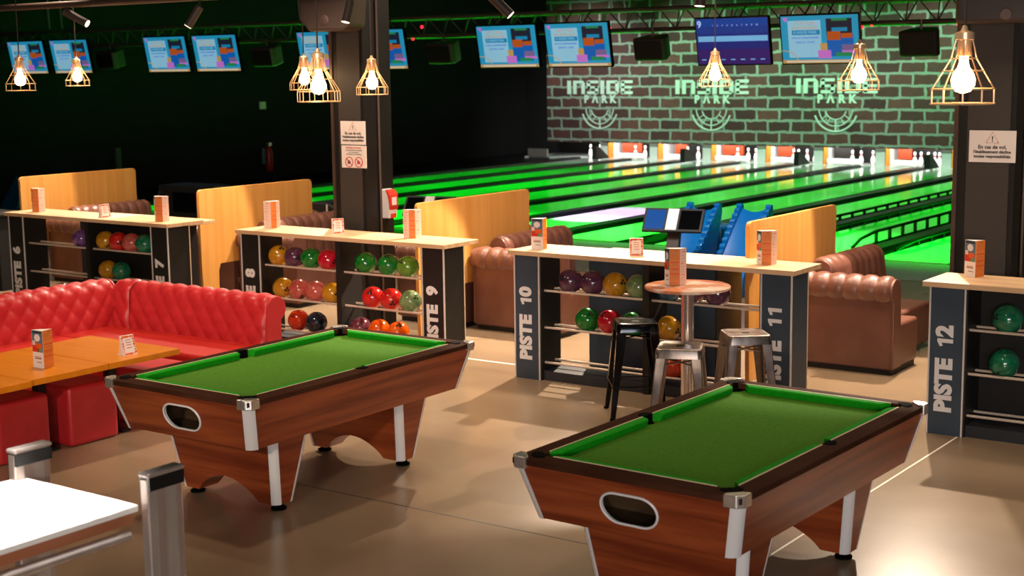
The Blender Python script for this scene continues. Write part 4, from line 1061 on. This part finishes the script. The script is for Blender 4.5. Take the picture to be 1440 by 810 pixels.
def speaker(label, loc, W=.56, H=.34, rx=0):
    t = thing('hanging_speaker', label, 'speaker', loc, 0, 'black speakers hung below the truss')
    MB().pxy([(-W * .30, .28), (W * .30, .28), (W / 2, -.02), (W / 2 - .03, -.10), (-W / 2 + .03, -.10), (-W / 2, -.02)], -H / 2, H / 2).obj('speaker_shell', 'speaker', t, bevel=.03, seg=3, smooth=True)
    MB().box(-W * .42, W * .42, -.108, -.098, -H * .40, H * .40).obj('grille', 'black', t, bevel=.004)
    MB().cyl((0, .08, H / 2 - .02), (0, .10, H / 2 + .13), .02, 8).obj('bracket', 'truss', t)
    t.rotation_euler = (.2 + rx, 0, 0)
for x, lab in ((-23.1, 'far left'), (-18.85, 'second from left'), (-14.85, 'just right of the left column'), (-10.95, 'over the mural, left of the score screen'), (-6.9, 'over the mural, far right')):
    speaker('black hanging speaker, ' + lab, (x * 1.02, 19.36, 3.0))
t = thing('column_speaker', 'large brown-lit speaker at the top of the left column', 'speaker', (-10.10, 11.12, 3.34), .25)
MB().pxz([(-.30, .22), (.30, .22), (.27, -.16), (.20, -.21), (-.18, -.21), (-.28, -.10)], -.16, .22).obj('speaker_shell', 'speaker', t, bevel=.03, seg=3, smooth=True)
MB().lathe([(.05, 0), (.04, .004)], seg=20).obj('maker_badge', 'pipe', t, loc=(0, -.165, -.1), smooth=True).rotation_euler = (PI / 2, 0, 0)
t = thing('column_speaker', 'dark speaker across the top of the right column', 'speaker', (-3.45, 11.15, 3.06), .2)
MB().pxz([(-.30, .32), (.36, .32), (.36, -.03), (-.30, -.03)], -.14, .2).obj('speaker_shell', 'speaker', t, bevel=.03, seg=3, smooth=True)
MB().lathe([(.045, 0), (.04, .004)], seg=20).obj('maker_badge', 'pipe', t, loc=(.06, -.145, .03), smooth=True).rotation_euler = (PI / 2, 0, 0)
# spots on the pipe
def track_spot(label, a, b):
    a, b = Vector(a), Vector(b); d = (b - a).normalized()
    t = thing('cylinder_spot', label, 'spotlight', tuple(a), 0, 'cylinder spotlights on the ceiling track')
    L = b - a
    MB().cyl((0, 0, 0), tuple(L), .042, 20).obj('lamp_body', 'speaker', t, smooth=True)
    MB().cyl(tuple(L + d * .0005), tuple(L + d * .003), .036, 20).obj('lamp_lens', 'lens', t)
    MB().cyl((0, 0, 0), (0, 0, max(.02, 3.46 - a.z)), .012, 8).obj('bracket', 'black', t)
track_spot('cylinder spotlight tilted hard right, top left of the picture', (-12.83, 10, 3.39), (-12.60, 10.1, 3.26))
track_spot('cylinder spotlight with lit lens left of the left column', (-10.79, 10, 3.37), (-10.89, 9.93, 3.185))
track_spot('cylinder spotlight with lit lens in front of the left column', (-8.86, 10, 3.36), (-8.875, 9.95, 3.17))
track_spot('cylinder spotlight tilted right, between left column and the mural', (-7.30, 10, 3.34), (-7.16, 10.08, 3.18))
track_spot('cylinder spotlight with lit lens above the mural', (-5.33, 10, 3.38), (-5.34, 9.98, 3.19))
# hoist chains
def chain(label, x, z0, z1):
    t = MB()
    z = z1
    pts = [(0, 0, z1 - z0), (.01, 0, (z1 - z0) * .66), (-.008, 0, (z1 - z0) * .33), (.012, 0, .05), (.03, 0, 0), (.012, 0, -.03)]
    t.tube(pts, .017, 8)
    o = t.obj('hoist_chain', 'chain', loc=(x * 1.083, 19.34, z0 + .08), smooth=True); tag(o, label, 'chain', 'steel hoist chains holding the truss')
chain('steel hoist chain, left of the pair at top left', -23.40, 3.60, 4.6); chain('steel hoist chain, right of the pair at top left', -23.03, 3.60, 4.6)
chain('steel hoist chain left of the left column', -16.93, 3.56, 4.6)
chain('steel hoist chain, left of the pair over the mural', -10.95, 3.56, 4.6); chain('steel hoist chain, right of the pair over the mural', -10.75, 3.56, 4.6)
# ------------------------------------------------------------------ pendant lamps
def pendant():
    t = thing('pendant_lamp', 'x', 'pendant lamp', (0, 0, 0), 0, 'wire cage pendant lamps')
    # origin at bottom ring centre
    mb = MB(); rings = [(.15, 0), (.15, .07), (.098, .155), (.062, .215), (.050, .262), (.034, .325)]
    for r, z in (rings[0], rings[1], rings[2], rings[3]):
        mb.tube([(r * math.cos(a), r * math.sin(a), z) for a in [2 * PI * k / 28 for k in range(28)]], .0035, 6, 0, True)
    for k in range(10):
        a = 2 * PI * k / 10; mb.tube([(r * math.cos(a), r * math.sin(a), z) for r, z in rings], .0030, 6)
    mb.obj('wire_cage', 'brass', t)
    MB().lathe([(.030, .225), (.033, .23), (.033, .30), (.045, .305), (.045, .335), (.018, .345), (.010, .37)], seg=20).obj('lamp_holder', 'brass', t, smooth=True)
    MB().lathe([(.006, .050), (.036, .060), (.054, .088), (.056, .115), (.046, .146), (.027, .172), (.020, .20), (.020, .228)], seg=20).obj('bulb', 'bulb', t, smooth=True)
    MB().cyl((0, 0, .36), (0, 0, 2.2), .006, 8).obj('cable', 'cable', t)
    return t
PL = pendant(); PL.location = (-2.33, 7.01, 2.55); PL['label'] = 'large wire cage pendant lamp in front of the right column'
for loc, lab in (((-4.23, 10.39, 2.55), 'wire cage pendant lamp below the rightmost screen'), ((-6.76, 12.96, 2.54), 'wire cage pendant lamp below the score screen'), ((-9.28, 10.76, 2.51), 'wire cage pendant lamp in front of the left column, right one'),
                 ((-7.11, 7.67, 2.53), 'large bright wire cage pendant lamp left of the left column'), ((-10.53, 11.15, 2.55), 'small wire cage pendant lamp overlapping the large bright one'), ((-15.45, 12.18, 2.59), 'small wire cage pendant lamp below the second screen from left'), ((-12.91, 9.46, 2.58), 'wire cage pendant lamp at the far left')):
    dup(PL, lab, loc)
for loc in ((-2.33, 7.01, 2.68), (-4.23, 10.39, 2.68), (-6.76, 12.96, 2.68), (-9.28, 10.76, 2.64), (-7.11, 7.67, 2.66), (-10.53, 11.15, 2.68), (-15.45, 12.18, 2.7), (-12.91, 9.46, 2.7)):
    l = bpy.data.lights.new('pendant_glow', 'POINT'); l.energy = 14; l.color = (1, .66, .36); l.shadow_soft_size = .05
    o = bpy.data.objects.new('pendant_glow', l); C.objects.link(o); o.location = (loc[0], loc[1], loc[2])

# ------------------------------------------------------------------ wall bits
t = thing('fire_extinguisher', 'small red fire extinguisher on the dark side wall', 'fire extinguisher', (-27.36, 27.55, .15))
MB().lathe([(.085, 0), (.095, .03), (.095, .52), (.06, .62), (.025, .66)], seg=20).obj('cylinder', 'fire', t, smooth=True)
MB().box(-.03, .06, -.05, .05, .66, .74).obj('valve', 'tin', t); MB().box(.02, .05, -.3, -.2, .2, .6).obj('hose_bracket', 'teal', t)
o = MB().box(-27.5, -27.44, 27.40, 27.58, 1.76, 1.95).obj('wall_switch', 'paper'); tag(o, 'small white switch box on the dark side wall', 'switch')
o = MB().box(-27.5, -27.42, 22.6, 22.75, .45, 1.0).obj('wall_conduit', 'truss'); tag(o, 'short pale conduit on the dark side wall above the PISTE 6 partition', 'conduit')

# ------------------------------------------------------------------ near table with aluminium posts
t = thing('aluminium_table', 'blurred white-topped table with metal posts, bottom left corner', 'table', (0, 0, 0))
z = 1.05
x1, y1 = -4.49, 3.72
MB().box(-5.24, x1, 2.5, y1, z - .03, z).obj('tabletop', 'tabletop', t, bevel=.006)
MB().box(-5.22, x1 - .012, 2.52, y1 - .02, z - .075, z - .031).obj('apron', 'apronwood', t)
MB().cyl((x1 - .01, 2.5, z - .115), (x1 - .01, y1 - .05, z - .115), .022, 12).obj('side_bar', 'tin', t, smooth=True)
def post(x, y):
    p = MB().pxy([(x - .022, y - .09), (x + .022, y - .09), (x + .03, y - .05), (x + .022, y - .005), (x + .022, y + .005), (x + .03, y + .05), (x + .022, y + .09), (x - .022, y + .09)], 0, z + .11).obj('corner_post', 'tin', t, bevel=.006)
    MB().box(x - .026, x + .033, y - .088, y + .093, z + .060, z + .113).obj('black_collar', 'black', p)
    MB().box(x - .03, x + .036, y - .095, y + .098, z + .113, z + .135).obj('post_cap', 'tin', p, bevel=.01)
post(x1 + .035, y1 + .09); post(-5.22, y1 + .03)
post(x1 + .04, 2.45)
o = thing('metal_chair', 'blurred metal chair edge under the near white table', 'chair', (-5.0, 3.0, 0))
MB().box(-.2, .12, -.2, .2, .70, .74).obj('seat', 'tin', o, bevel=.01)
for sx in (-.18, .10):
    for sy in (-.18, .18): MB().cyl((sx, sy, 0), (sx, sy, .70), .015, 8).obj('leg', 'tin', o)
